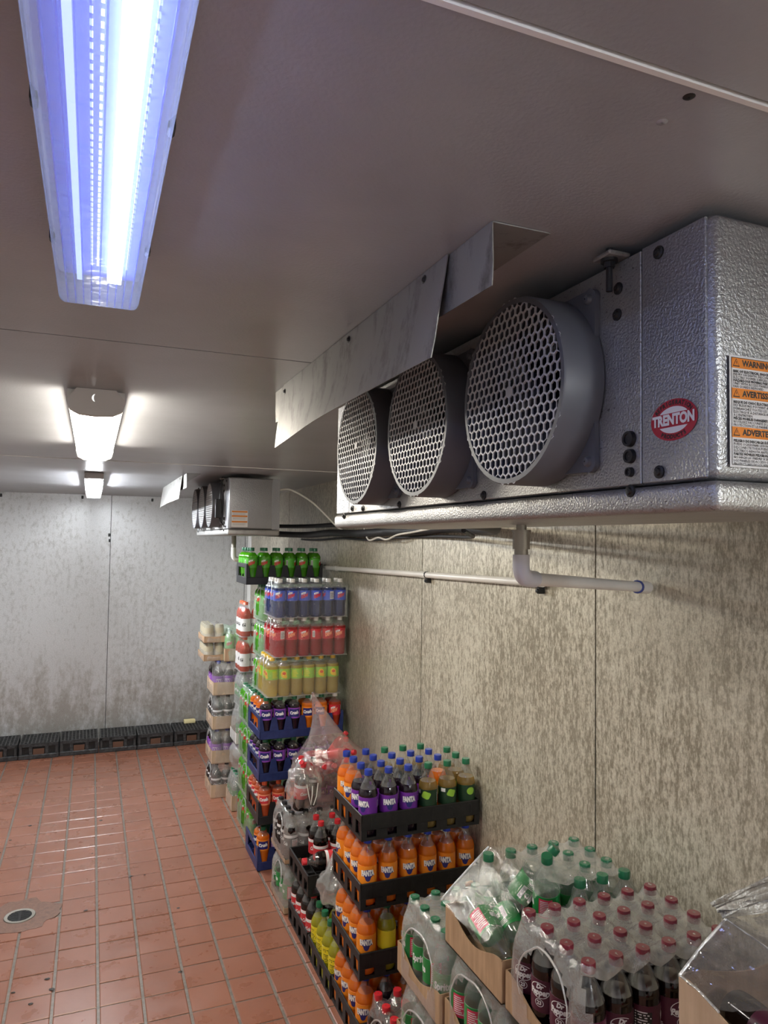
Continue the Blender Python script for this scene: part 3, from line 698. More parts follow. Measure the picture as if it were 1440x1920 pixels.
r = root('baffle_sheet', 'pale metal baffle sheet hanging before the far evaporator fans', 'baffle', (0.492, 4.45, CEIL))
sheet('baffle_plate', ((0.0, 0.0, -0.0005), (-0.01, 1.15, -0.0005)), ((-0.012, 0.06, -0.138), (-0.03, 1.24, -0.150)), 0.0016, r, M['sheet'], -0.01, seed=9)
screws(r, [(-0.001, 0.10, -0.015), (-0.004, 0.6, -0.015)])
r = root('baffle_bracket', 'short bent metal strip on the ceiling behind the far baffle', 'baffle', (0.498, 4.30, CEIL))
sheet('vertical_leg', ((0.0, 0.0, -0.0005), (0.0, 1.2, -0.0005)), ((0.001, 0.0, -0.083), (0.001, 1.2, -0.083)), 0.0014, r, M['sheet'], 0.001, seed=4)
mb = MB(); mb.box(0.0, 0.08, 0.0, 1.2, -0.0022, -0.0006); mb.build('ceiling_flange', M['sheet'], r, 0)

# ------------------------------------------------------------------ pipes and cables
def arc_pts(c, a, b, n=6):   # quarter bend from c+a to c+b about c+a+b
    c, a, b = Vector(c), Vector(a), Vector(b)
    return [c + a + b - b * math.cos(PI / 2 * k / n) - a * math.sin(PI / 2 * k / n) for k in range(n + 1)]
r = root('condensate_pipe', 'white plastic drain pipe with elbow under the near evaporator', 'pipe', (0, 0, 0))
ex, ey, ez = 0.80, 1.24, 1.731
dirv = Vector((0.61, 0.317, -0.046)).normalized()
mb = MB(); mb.tube([(ex, ey, 1.838), (ex, ey, 1.82)], 0.0105, 14); mb.build('pipe_nipple', M['brass'], r)
mb = MB(); mb.tube([(ex, ey, 1.824), (ex, ey, 1.789)], 0.0175, 16); mb.tube([(ex, ey, 1.828), (ex, ey, 1.823)], 0.0195, 16); mb.build('union_nut', M['brass'], r)
mb = MB(); mb.tube([(ex, ey, 1.790), (ex, ey, 1.765)], 0.0140, 16); mb.build('pipe_riser', M['brass'], r)
mb = MB(); rad = 0.024; cen = Vector((ex, ey, ez))
pts = [Vector((ex, ey, 1.778)), cen + Vector((0, 0, rad + 0.006))]
for k in range(7):
    t = PI / 2 * k / 6; pts.append(cen + Vector((0, 0, rad)) + dirv * rad * (1 - math.cos(t)) - Vector((0, 0, rad)) * math.sin(t))
pts.append(cen + dirv * 0.056); mb.tube(pts, 0.0172, 16); mb.build('elbow', M['pvc_b'], r)
endp = cen + dirv * 0.665
mb = MB(); mb.tube([cen + dirv * 0.05, cen + dirv * 0.62], 0.0134, 16); mb.build('pipe_run', M['pvc'], r)
mb = MB(); mb.tube([cen + dirv * 0.615, endp + dirv * 0.015], 0.0172, 16); mb.build('coupling', M['pvc'], r)
mb = MB(); mb.tube([cen + dirv * 0.611, cen + dirv * 0.616], 0.0178, 16); mb.build('primer_ring', simple('blue_primer', (0.05, 0.07, 0.25), 0.4), r)
vs, fs = text_geo('SCH 40', 0.011, 0.0003)
r = root('wall_drain_pipe', 'long white plastic pipe clipped along the right wall', 'pipe', (0, 0, 0))
px = WX - 0.020
def wpz(y): return 1.631 + (4.40 - y) * (0.037 / 2.3)
mb = MB(); mb.tube([(px, 5.6, wpz(5.6)), (px, 2.03, wpz(2.03))], 0.0134, 16); mb.build('pipe_run', M['pvc'], r)
for y in (2.98, 4.25):
    mb = MB(); mb.tube([(px, y - 0.05, wpz(y)), (px, y + 0.01, wpz(y))], 0.0158, 16); mb.build('coupling', M['pvc'], r)
for y in (2.055, 2.93):
    mb = MB(); mb.tube([(px, y - 0.006, wpz(y)), (px, y + 0.006, wpz(y))], 0.0155, 14); mb.rbox(px - 0.004, WX - 0.0005, y - 0.008, y + 0.008, wpz(y) - 0.036, wpz(y) - 0.010, 0.002, 1)
    mb.lathe([(0.0005, 0.006), (0.006, 0.005), (0.007, 0.0)], 10, axis=ROTX, c=(px - 0.004, y, wpz(y) - 0.026)); mb.build('pipe_clamp', M['steel_dk'], r)
r = root('far_condensate_pipe', 'short white elbow pipe under the far evaporator', 'pipe', (0, 0, 0))
fx, fy = 0.87, 4.80
mb = MB(); mb.tube([(fx, fy, 1.828), (fx, fy, 1.75)], 0.0155, 12); mb.build('pipe_riser', M['brass'], r)
mb = MB(); pts = [Vector((fx, fy, 1.75)), Vector((fx, fy, 1.70))] + [Vector((fx + 0.03 * (1 - math.cos(t)), fy, 1.70 - 0.03 * math.sin(t))) for t in [PI / 2 * k / 5 for k in range(1, 6)]] + [Vector((fx + 0.06, fy, 1.67))]
mb.tube(pts, 0.017, 14); mb.build('elbow', M['pvc'], r)
mb = MB(); mb.tube([(fx + 0.05, fy, 1.67), (WX - 0.04, fy, 1.64)], 0.0134, 14); mb.build('pipe_run', M['pvc'], r)
# insulated lines
def cable(name, pts, rad, mat, label, cat='cable', sub=6, wob=0.0, seed=0):
    P = [Vector(p) for p in pts]; out = []
    for i in range(len(P) - 1):
        p0, p1, p2, p3 = P[max(i - 1, 0)], P[i], P[i + 1], P[min(i + 2, len(P) - 1)]
        for k in range(sub):
            t = k / sub; q = 0.5 * ((2 * p1) + (p2 - p0) * t + (2 * p0 - 5 * p1 + 4 * p2 - p3) * t * t + (3 * p1 - p0 - 3 * p2 + p3) * t ** 3)
            if wob: q = q + Vector((0, 0, wob * noise.noise((i + t, seed, 0))))
            out.append(q)
    out.append(P[-1]); mb = MB(); mb.tube(out, rad, 10); return mb.build(name, mat, None, 0.9, label=label, cat=cat)
cable('refrigerant_line', [(0.95, 1.75, 1.86), (1.25, 2.1, 1.85), (1.375, 2.6, 1.862), (1.375, 3.1, 1.853), (1.36, 3.6, 1.845), (1.37, 4.2, 1.852), (1.37, 4.9, 1.842), (1.05, 5.3, 1.86)], 0.022, M['insul'], 'thick black insulated refrigerant line running along the right wall', 'refrigerant line', wob=0.008)
cable('refrigerant_line', [(0.95, 1.80, 1.915), (1.25, 2.2, 1.905), (1.38, 2.7, 1.908), (1.38, 3.3, 1.903), (1.375, 3.9, 1.900), (1.37, 4.6, 1.900), (1.05, 5.2, 1.91)], 0.014, M['insul'], 'thinner black insulated line lying above the thick one', 'refrigerant line', wob=0.01, seed=3)
cable('control_cable', [(0.96, 1.78, 1.835), (1.27, 2.3, 1.822), (1.39, 2.9, 1.827), (1.388, 3.5, 1.812), (1.39, 4.2, 1.818), (1.39, 5.0, 1.812)], 0.007, M['insul'], 'slim black cable sagging below the insulated lines', 'cable', wob=0.012, seed=6)
cable('white_cable', [(1.02, 4.20, 2.10), (1.10, 4.22, 2.105), (1.22, 4.20, 2.04), (1.31, 4.16, 1.95), (1.36, 4.12, 1.89), (1.372, 4.05, 1.868)], 0.0055, M['cable_w'], 'white cable curving from the far evaporator to the wall', 'cable')
cable('white_cable', [(1.36, 3.65, 1.875), (1.35, 3.55, 1.81), (1.345, 3.40, 1.822), (1.35, 3.30, 1.812), (1.345, 3.15, 1.835), (1.33, 2.95, 1.845), (1.30, 2.7, 1.858)], 0.0045, M['cable_w'], 'white cable looped around the black insulated wall lines', 'cable')

# ------------------------------------------------------------------ bottles
CONE = [(0.002, 0.004), (0.018, 0.0015), (0.029, 0.0), (0.0335, 0.006), (0.0348, 0.018), (0.0355, 0.040), (0.0348, 0.055), (0.0348, 0.140), (0.0355, 0.144), (0.0350, 0.149), (0.0322, 0.160), (0.0262, 0.175), (0.0185, 0.190), (0.0138, 0.199), (0.0125, 0.204), (0.0125, 0.206), (0.0158, 0.2075), (0.0158, 0.2095), (0.0120, 0.211)]
GRIP = [(0.002, 0.004), (0.016, 0.0015), (0.026, 0.0), (0.0305, 0.006), (0.0318, 0.03), (0.0312, 0.06), (0.0322, 0.085), (0.0352, 0.097), (0.0346, 0.100), (0.0346, 0.164), (0.0355, 0.168), (0.0335, 0.180), (0.0255, 0.193), (0.0175, 0.201), (0.0128, 0.2055), (0.0128, 0.207), (0.0158, 0.208), (0.0158, 0.2095), (0.0120, 0.211)]
GRIP = [(r, z * 0.92) for r, z in GRIP]
CAN = [(0.002, 0.003), (0.024, 0.002), (0.027, 0.0), (0.0325, 0.010), (0.0325, 0.108), (0.027, 0.119), (0.027, 0.122), (0.025, 0.120), (0.002, 0.119)]
SEG = 20
def bend(mb, vs, fs, R, u0, z0, mi):
    out = []
    for x, y, z in vs:
        a = (x + u0) / R; out.append((R * math.sin(a), -R * math.cos(a), z0 + y))
    mb.add(out, fs, mi)
def patch(mb, R, u0, u1, z0, z1, mi, n=6):
    vs = []; 
    for k in range(n + 1):
        a = (u0 + (u1 - u0) * k / n) / R
        for z in (z0, z1): vs.append((R * math.sin(a), -R * math.cos(a), z))
    mb.add(vs, [(2 * k, 2 * k + 2, 2 * k + 3, 2 * k + 1) for k in range(n)], mi)
def disc(mb, R, u0, z0, a, b, mi, n=18, poly=None):
    vs = [];
    for k in range(n):
        t = 2 * PI * k / n; ra = 1.0 if poly is None else poly(t)
        vs.append((a * ra * math.cos(t), b * ra * math.sin(t), 0))
    # fan of strips so that it follows the curve
    rows = []; 
    for k in range(n // 2 + 1):
        rows.append((vs[k % n], vs[(n - k) % n]))
    flat = []; fs = []
    for k, (p, q) in enumerate(rows): flat += [p, q]
    for k in range(len(rows) - 1): fs.append((2 * k, 2 * k + 1, 2 * k + 3, 2 * k + 2))
    bend(mb, flat, fs, R, u0, z0, mi)
def txt(mb, R, body, size, u0, z0, mi, bold=0.0, shear=0.0, wide=None, rot=0.0):
    vs, fs = text_geo(body, size, bold, shear)
    k = 1.0
    if wide: k = wide / (max(v[0] for v in vs) - min(v[0] for v in vs))
    c, s = math.cos(rot), math.sin(rot)
    vs = [(x * k * c - y * s, x * k * s + y * c, 0) for x, y, z in vs]
    bend(mb, vs, fs, R, u0, z0, mi)
def finepr(mb, R, u0, z0, w_, h, rows, mi):
    for k in range(rows):
        z = z0 + h * (0.5 - (k + 0.5) / rows); ww = w_ * (0.75 + 0.25 * ((k * 7) % 3) / 2)
        patch(mb, R, u0 - w_ / 2, u0 - w_ / 2 + ww, z - h / rows * 0.22, z + h / rows * 0.22, mi, 3)
def barcode(mb, R, u0, z0, w_, h, wi, di):
    patch(mb, R, u0 - w_ / 2, u0 + w_ / 2, z0 - h / 2, z0 + h / 2, wi, 4)
    for k in range(7):
        u = u0 - w_ * 0.42 + k * w_ * 0.13; patch(mb, R + 0.0003, u, u + w_ * (0.04 + 0.03 * (k % 2)), z0 - h * 0.4, z0 + h * 0.4, di, 1)
RL = 0.0356
def lab(mb, R, z0, z1): mb.lathe([(R - 0.001, z0), (R, z0 + 0.0006), (R, z1 - 0.0006), (R - 0.001, z1)], 28)
def pr_fanta(mb, R, z0, z1):   # slots: 0 label 1 white 2 navy
    h = z1 - z0; zc = z0 + h * 0.58
    disc(mb, R + 0.0004, 0.001, zc - 0.006, 0.023, 0.021, 2, 20, lambda t: 1.0 if t < PI else 0.78 + 0.2 * math.sin(3 * t))
    txt(mb, R + 0.0009, 'FANTA', 0.025, 0, zc + 0.002, 1, 0.0020, 0.0, 0.050, 0.06)
    barcode(mb, R + 0.0004, 0.072, zc, 0.016, 0.024, 1, 2); finepr(mb, R + 0.0004, -0.060, zc - 0.005, 0.024, 0.036, 7, 3); finepr(mb, R + 0.0004, 0.10, zc, 0.014, 0.03, 5, 3)
def pr_sprite(mb, R, z0, z1):
    h = z1 - z0; zc = (z0 + z1) / 2
    txt(mb, R + 0.0006, 'Sprite', 0.027, 0, zc, 1, 0.0012, 0.15, 0.056, 0.10)
    patch(mb, R + 0.0004, 0.046, 0.082, z0 + 0.004, z1 - 0.006, 3, 8); finepr(mb, R + 0.0007, 0.064, zc, 0.028, 0.048, 9, 1)
    barcode(mb, R + 0.0004, -0.050, zc - 0.008, 0.016, 0.026, 1, 2); barcode(mb, R + 0.0004, -0.084, zc - 0.006, 0.012, 0.034, 1, 2)
    finepr(mb, R + 0.0004, -0.068, zc + 0.018, 0.03, 0.016, 4, 1)
    txt(mb, R + 0.0006, '\u267b', 0.013, -0.0675, zc - 0.008, 1, 0.0003)
def pr_pepper(mb, R, z0, z1):
    zc = (z0 + z1) / 2 + 0.012
    n = 22; vs = []
    for rad in (1.0, 0.92):
        for k in range(n): t = 2 * PI * k / n; vs.append((0.024 * rad * math.cos(t), 0.0165 * rad * math.sin(t), 0))
    bend(mb, vs, [(k, n + k, n + (k + 1) % n, (k + 1) % n) for k in range(n)][3:n], R + 0.0005, 0.002, zc, 1)
    txt(mb, R + 0.0007, 'Dr', 0.014, 0.002, zc + 0.008, 1, 0.0008, 0.25); txt(mb, R + 0.0007, 'Pepper', 0.0175, 0.0, zc - 0.004, 1, 0.0009, 0.25, 0.046, 0.06)
    vs = []
    for rad in (1.0, 0.86):
        for k in range(n): t = 2 * PI * k / n; vs.append((0.0105 * rad * math.cos(t), 0.0085 * rad * math.sin(t), 0))
    bend(mb, vs, [(k, n + k, n + (k + 1) % n, (k + 1) % n) for k in range(n)], R + 0.0005, 0.002, zc - 0.026, 1)
    txt(mb, R + 0.0007, '23', 0.011, 0.002, zc - 0.026, 1, 0.0005)
    for s in (-1, 1):
        u = s * 0.066; patch(mb, R + 0.0003, u - 0.019, u + 0.019, z0 + 0.014, z1 - 0.012, 3, 6); finepr(mb, R + 0.0005, u, (z0 + z1) / 2, 0.034, 0.048, 9, 1); finepr(mb, R + 0.0005, u * 0.62, z0 + 0.01, 0.014, 0.014, 4, 1)
def pr_crush(mb, R, z0, z1):
    zc = (z0 + z1) / 2
    patch(mb, R + 0.0003, -0.028, 0.028, zc - 0.020, zc + 0.022, 2, 8)
    txt(mb, R + 0.0006, 'Crush', 0.023, 0, zc + 0.002, 1, 0.0016, 0.0, 0.050, 0.08)
    barcode(mb, R + 0.0004, 0.060, zc, 0.016, 0.036, 1, 2); disc(mb, R + 0.0004, -0.048, zc - 0.006, 0.009, 0.010, 3)
    finepr(mb, R + 0.0004, -0.078, zc, 0.026, 0.04, 7, 1)
def pr_dew(mb, R, z0, z1):
    zc = (z0 + z1) / 2
    bend(mb, [(-0.024, -0.018, 0), (0.0, -0.022, 0), (0.026, 0.004, 0), (0.022, 0.026, 0), (-0.004, 0.018, 0), (-0.028, 0.002, 0)], [(0, 1, 4, 5), (1, 2, 3, 4)], R + 0.0003, 0, zc, 2)
    txt(mb, R + 0.0009, 'MTN', 0.0125, -0.004, zc + 0.012, 1, 0.0010, 0.3, None, 0.3); txt(mb, R + 0.0009, 'DEW', 0.0235, 0.002, zc - 0.003, 3, 0.0018, 0.3, 0.048, 0.3)
    patch(mb, R + 0.0004, 0.050, 0.078, zc - 0.022, zc + 0.022, 1, 5); finepr(mb, R + 0.0007, 0.064, zc, 0.024, 0.036, 7, 2); barcode(mb, R + 0.0004, -0.066, zc, 0.016, 0.036, 1, 2)
def pr_lemon(mb, R, z0, z1):
    zc = (z0 + z1) / 2
    disc(mb, R + 0.0004, 0, zc, 0.017, 0.020, 2); disc(mb, R + 0.0007, 0.002, zc + 0.004, 0.010, 0.008, 3); disc(mb, R + 0.0005, 0.010, zc - 0.014, 0.010, 0.009, 2)
    finepr(mb, R + 0.0004, 0.062, zc, 0.034, 0.04, 6, 1); finepr(mb, R + 0.0004, -0.062, zc, 0.034, 0.04, 5, 1)
def pr_coke(mb, R, z0, z1):
    zc = (z0 + z1) / 2
    patch(mb, R + 0.0003, -0.112, 0.112, z1 - 0.014, z1 - 0.001, 1, 28)
    txt(mb, R + 0.0006, 'Coca-Cola', 0.022, 0, zc - 0.008, 1, 0.0008, 0.45, 0.060)
    patch(mb, R + 0.0004, 0.054, 0.088, z0 + 0.004, z1 - 0.020, 1, 6); finepr(mb, R + 0.0007, 0.071, zc - 0.008, 0.03, 0.036, 7, 2); finepr(mb, R + 0.0004, -0.066, zc - 0.006, 0.034, 0.04, 7, 1)
def pr_ginger(mb, R, z0, z1):
    zc = (z0 + z1) / 2
    disc(mb, R + 0.0004, 0.012, zc + 0.012, 0.018, 0.014, 2, 18, lambda t: 1 + 0.12 * math.sin(4 * t)); disc(mb, R + 0.0004, -0.060, zc + 0.010, 0.016, 0.014, 2)
    patch(mb, R + 0.0004, -0.030, -0.012, z1 - 0.016, z1 - 0.003, 1, 3); finepr(mb, R + 0.0004, 0.075, zc, 0.03, 0.04, 6, 1)
def pr_yellow(mb, R, z0, z1):
    zc = (z0 + z1) / 2
    finepr(mb, R + 0.0004, 0, zc + 0.016, 0.05, 0.012, 2, 2); finepr(mb, R + 0.0004, 0.0, zc - 0.012, 0.044, 0.03, 5, 2); barcode(mb, R + 0.0004, 0.062, zc - 0.008, 0.018, 0.03, 1, 2)
def pr_g(mb, R, z0, z1):
    zc = (z0 + z1) / 2
    for u in (0, 0.075, -0.075): txt(mb, R + 0.0005, 'G', 0.034, u, zc, 2, 0.0022)
def pr_none(mb, R, z0, z1): 
    finepr(mb, R + 0.0004, 0, (z0 + z1) / 2, 0.05, 0.03, 4, 1)
def pr_can(mb, R, z0, z1): pass

LOWF = (0.076, 0.139)
LOW, HIGH = (0.060, 0.129), (0.093, 0.150)
# kind: profile, drink, fill level, label span, label materials, printer, cap
K = {
 'orange':  (CONE, 'dr_orange', 0.172, LOWF, ['lab_orange', 'white', 'lab_navy', 'white'], pr_fanta, 'cap_blue', 'orange soda'),
 'purple':  (CONE, 'dr_grape', 0.166, LOWF, ['lab_purple', 'white', 'lab_navy', 'lab_tan'], pr_fanta, 'cap_blue', 'purple soda'),
 'ginger':  (CONE, 'dr_ginger', 0.166, LOWF, ['lab_dkgreen', 'white', 'lab_lime', 'white'], pr_ginger, 'cap_green', 'ginger ale'),
 'yellow':  (CONE, 'dr_yellow', 0.176, LOWF, ['lab_yel', 'white', 'lab_dkgreen', 'white'], pr_yellow, 'cap_green', 'yellow soda'),
 'sprite':  (CONE, 'dr_water', 0.168, LOW, ['lab_green', 'white', 'lab_dkgreen', 'lab_pink'], pr_sprite, 'cap_green', 'clear lemon-lime'),
 'pepper':  (CONE, 'dr_cola', 0.158, LOW, ['lab_maroon', 'white', 'ink', 'lab_black'], pr_pepper, 'cap_maroon', 'dark soda'),
 'coke':    (CONE, 'dr_cola', 0.164, LOW, ['lab_crred', 'white', 'ink', 'white'], pr_coke, 'cap_red', 'cola'),
 'zero':    (CONE, 'dr_cola', 0.164, LOW, ['lab_black', 'white', 'lab_red', 'white'], pr_coke, 'cap_black', 'black-capped cola'),
 'grape':   (GRIP, 'dr_grape', 0.185, HIGH, ['lab_crush', 'white', 'lab_navy', 'lab_yel'], pr_crush, 'cap_green', 'grape soda'),
 'crushor': (GRIP, 'dr_orange', 0.185, HIGH, ['lab_orange', 'white', 'lab_navy', 'lab_yel'], pr_crush, 'cap_green', 'orange soda'),
 'peach':   (GRIP, 'dr_peach', 0.185, HIGH, ['lab_peach', 'white', 'lab_crred', 'lab_yel'], pr_crush, 'cap_orange', 'coral soda'),
 'dew':     (GRIP, 'dr_dew', 0.200, HIGH, ['lab_dew', 'lab_white', 'lab_dkgreen', 'lab_red'], pr_dew, 'cap_green', 'green soda'),
 'codered': (GRIP, 'dr_red', 0.178, HIGH, ['lab_red', 'lab_white', 'lab_maroon', 'lab_peach'], pr_dew, 'cap_white', 'red soda'),
 'voltage': (GRIP, 'dr_blue', 0.178, HIGH, ['lab_blue', 'lab_white', 'lab_navy', 'lab_red'], pr_dew, 'cap_white', 'blue soda'),
 'lemon':   (GRIP, 'dr_lemon', 0.180, HIGH, ['lab_lime', 'lab_yel', 'cap_yel', 'cap_orange'], pr_lemon, 'cap_yel', 'lemonade'),
 'cherry':  (CONE, 'dr_cherry', 0.190, LOW, ['lab_crred', 'white', 'lab_maroon', 'lab_peach'], pr_none, 'cap_red', 'red soda'),
 'darkred': (GRIP, 'dr_redor', 0.180, HIGH, ['lab_red', 'white', 'lab_maroon', 'lab_peach'], pr_dew, 'cap_white', 'dark red soda'),
 'sport':   (CONE, 'dr_redor', 0.185, (0.035, 0.120), ['lab_white', 'lab_red', 'ink', 'white'], pr_g, 'cap_orange', 'red-orange sports drink'),
 'navycap': (CONE, 'dr_cola', 0.164, LOW, ['lab_crush', 'white', 'lab_navy', 'white'], pr_none, 'cap_blue', 'dark soda'),
 'can':     (CAN, 'dr_tan', 1.0, (0.02, 0.10), ['lab_tan', 'white', 'ink', 'white'], pr_can, None, 'tan can'),
}
BM = {}
def bottle_meshes(kind):
    if kind in BM: return BM[kind]
    prof, dk, lev, span, labs, prn, capn, desc = K[kind]
    czd = -0.0168 if prof is GRIP else 0.0
    if prof is GRIP: lev *= 0.92
    mb = MB(); pp = list(prof)
    if lev < 0.21:
        for i in range(len(pp) - 1):
            if i > 2 and pp[i][1] < lev <= pp[i + 1][1]:
                t = (lev - pp[i][1]) / (pp[i + 1][1] - pp[i][1]); rl = pp[i][0] + t * (pp[i + 1][0] - pp[i][0]); pp.insert(i + 1, (rl, lev)); break
        mb.lathe(pp, SEG, mfun=lambda z: 1 if z < lev else 0)
        b = len(mb.v); mb.v += [((rl - 0.0004) * math.cos(2 * PI * k / SEG), (rl - 0.0004) * math.sin(2 * PI * k / SEG), lev - 0.0002) for k in range(SEG)]
        mb.f.append([b + k for k in range(SEG)]); mb.m.append(1)
    else: mb.lathe(pp, SEG, mi=1)
    body = mb.mesh('bottle_body', [M['pet'], M[dk]], 0.9)
    rr = max(r for r, z in prof if span[0] - 0.006 <= z <= span[1] + 0.0015) + 0.0004 if kind != 'can' else 0.0329
    mb = MB(); lab(mb, rr, *span); prn(mb, rr, *span); label = mb.mesh('bottle_label', [M[x] for x in labs], 0.5)
    cap = None
    if capn:
        mb = MB(); sg = 36
        pr_ = [(0.0146, 0.2115), (0.0150, 0.213), (0.0150, 0.2295), (0.0138, 0.2315), (0.002, 0.2318)]
        vs = []
        for q, (r_, z) in enumerate(pr_):
            for k in range(sg):
                rr_ = r_ - (0.0006 if (k % 2 and 0 < q < 3) else 0); a = 2 * PI * k / sg; vs.append((rr_ * math.cos(a), rr_ * math.sin(a), z + czd))
        fs = [(j * sg + k, j * sg + (k + 1) % sg, (j + 1) * sg + (k + 1) % sg, (j + 1) * sg + k) for j in range(4) for k in range(sg)] + [tuple(4 * sg + k for k in range(sg))]
        mb.add(vs, fs); cap = mb.mesh('bottle_cap', M[capn], 0.5)
    BM[kind] = (body, label, cap); return BM[kind]
def bottle(kind, loc, rz, label, group, mat=None, name=None, cat='bottle', scale=None):
    body, lb, cp = bottle_meshes(kind)
    o = root(name or K[kind][7].replace('-', '_').replace(' ', '_') + '_bottle', label, cat, loc, (0, 0, rz), group)
    if mat is not None: o.rotation_euler = mat.to_euler()
    if scale: o.scale = scale
    for nm, me in (('bottle_body', body), ('bottle_label', lb), ('bottle_cap', cp)):
        if me is not None: link(nm, me, o)
    return o
COLN = ['leftmost', 'second from left', 'third from left', 'fourth from left', 'fifth from left', 'rightmost']
ROWN = ['front row', 'second row', 'third row', 'fourth row', 'fifth row', 'back row']
def fill(x0, y0, z, nx, ny, px, py, kindf, where, group, rot=None, jit=0.002):
    """bottles on a grid; kindf(i, j) -> kind or None"""
    caps = []
    for j in range(ny):
        for i in range(nx):
            k = kindf(i, j)
            if k is None: continue
            rz = rot(i, j) if rot else random.uniform(-0.5, 0.5)
            cn = COLN[i] if i < nx - 1 else 'rightmost'; rn = ROWN[j] if j < ny - 1 else 'back row'
            x, y = x0 + i * px + random.uniform(-jit, jit), y0 + j * py + random.uniform(-jit, jit)
            tail = '%s in %s of %s' % (cn, rn, where)
            if k == 'can': bottle(k, (x, y, z), rz, 'tan can, ' + tail, group, name='drink_can', cat='can')
            else: bottle(k, (x, y, z), rz, '%s bottle, %s' % (K[k][7], tail), group)
            caps.append((x, y))
    return caps
FACE = lambda i, j: random.choice([-0.35, -0.35, -0.1, -0.6, 2.3, -1.7]) + random.uniform(-0.25, 0.25)   # most logos turn to the aisle side

# ------------------------------------------------------------------ crates
CW, CD = 0.482, 0.322
def crate_meshes(style, mat):
    out = {}
    if style == 'shell':
        H = 0.093
        mb = MB(); mb.rbox(0.003, CW - 0.003, 0.003, CD - 0.003, 0.0, 0.009, 0.002, 1); out['base'] = [mb.mesh('base', mat)]
        sides = []
        for y0 in (0.0, CD - 0.007):
            mb = MB(); mb.rbox(0, CW, y0, y0 + 0.007, 0.036, H, 0.0025, 1); mb.box(0.002, CW - 0.002, y0 + 0.001, y0 + 0.006, 0.0, 0.012)
            for k in range(7):
                x = k * CW / 6; mb.box(max(0.001, x - 0.022), min(CW - 0.001, x + 0.022), y0 + 0.001, y0 + 0.006, 0.010, 0.038)
            for k in range(6): mb.rbox((k + 0.5) * CW / 6 - 0.003, (k + 0.5) * CW / 6 + 0.003, y0 - 0.0015 if y0 == 0 else y0 + 0.006, y0 + 0.001 if y0 == 0 else y0 + 0.0085, 0.046, H - 0.012, 0.001, 1)
            sides.append(mb.mesh('side_wall', mat))
        out['side_wall'] = sides; ends = []
        for x0 in (0.0, CW - 0.007):
            mb = MB(); mb.rbox(x0, x0 + 0.007, 0, CD, 0.060, H, 0.0025, 1); mb.box(x0 + 0.001, x0 + 0.006, 0.002, CD - 0.002, 0.0, 0.012)
            for k in range(5):
                y = k * CD / 4; mb.box(x0 + 0.001, x0 + 0.006, max(0.001, y - 0.017), min(CD - 0.001, y + 0.017), 0.010, 0.062)
            ends.append(mb.mesh('end_wall', mat))
        out['end_wall'] = ends
        mb = MB()
        for x in range(1, 6): mb.box(x * CW / 6 - 0.0015, x * CW / 6 + 0.0015, 0.006, CD - 0.006, 0.008, 0.030)
        for y in range(1, 4): mb.box(0.006, CW - 0.006, y * CD / 4 - 0.0015, y * CD / 4 + 0.0015, 0.008, 0.030)
        out['divider'] = [mb.mesh('divider', mat, 0)]
    else:   # open-fronted crate with trapezoid uprights
        H = 0.128
        mb = MB(); mb.rbox(0.003, CW - 0.003, 0.003, CD - 0.003, 0.0, 0.010, 0.002, 1); out['base'] = [mb.mesh('base', mat)]
        sides = []
        for y0 in (0.0, CD - 0.008):
            mb = MB(); mb.rbox(0, CW, y0, y0 + 0.008, 0.0, 0.046, 0.003, 1)
            for k in range(7):
                x = k * CW / 6; wb_, wt = 0.026, 0.013
                xa0, xa1, xb0, xb1 = max(0, x - wb_), min(CW, x + wb_), max(0, x - wt), min(CW, x + wt)
                mb.add([(xa0, y0 + 0.001, 0.045), (xa1, y0 + 0.001, 0.045), (xb1, y0 + 0.001, H - 0.01), (xb0, y0 + 0.001, H - 0.01), (xa0, y0 + 0.007, 0.045), (xa1, y0 + 0.007, 0.045), (xb1, y0 + 0.007, H - 0.01), (xb0, y0 + 0.007, H - 0.01)],
                       [(0, 1, 2, 3), (5, 4, 7, 6), (1, 5, 6, 2), (4, 0, 3, 7), (3, 2, 6, 7)])
            sides.append(mb.mesh('side_wall', mat))
        out['side_wall'] = sides; ends = []
        for x0 in (0.0, CW - 0.008):
            mb = MB(); mb.rbox(x0, x0 + 0.008, 0, CD, 0.0, 0.046, 0.003, 1); mb.rbox(x0, x0 + 0.008, 0, CD, H - 0.026, H, 0.003, 1)
            for (ya, yb) in ((0.0, 0.060), (CD - 0.060, CD)): mb.box(x0 + 0.001, x0 + 0.007, ya, yb, 0.044, H - 0.024)
            ends.append(mb.mesh('end_wall', mat))
        out['end_wall'] = ends
        mb = MB()
        for x in range(1, 6): mb.box(x * CW / 6 - 0.0015, x * CW / 6 + 0.0015, 0.006, CD - 0.006, 0.009, 0.060)
        for y in range(1, 4): mb.box(0.006, CW - 0.006, y * CD / 4 - 0.0015, y * CD / 4 + 0.0015, 0.009, 0.060)
        out['divider'] = [mb.mesh('divider', mat, 0)]
    return out
CRM = {'black_shell': crate_meshes('shell', M['crate_k']), 'blue_open': crate_meshes('open', M['crate_b']), 'black_open': crate_meshes('open', M['black'])}
def crate(style, loc, label, group=None, rz=0):
    r = root('bottle_crate', label, 'crate', loc, (0, 0, rz), group)
    for nm, ms in CRM[style].items():
        for me in ms: link(nm, me, r)
    return r
def crate_fill(x, y, z, kindf, where, group, rot=FACE): return fill(x + CW / 12, y + CD / 8, z + 0.0102, 6, 4, CW / 6, CD / 4, kindf, where, group, rot, 0.0012)

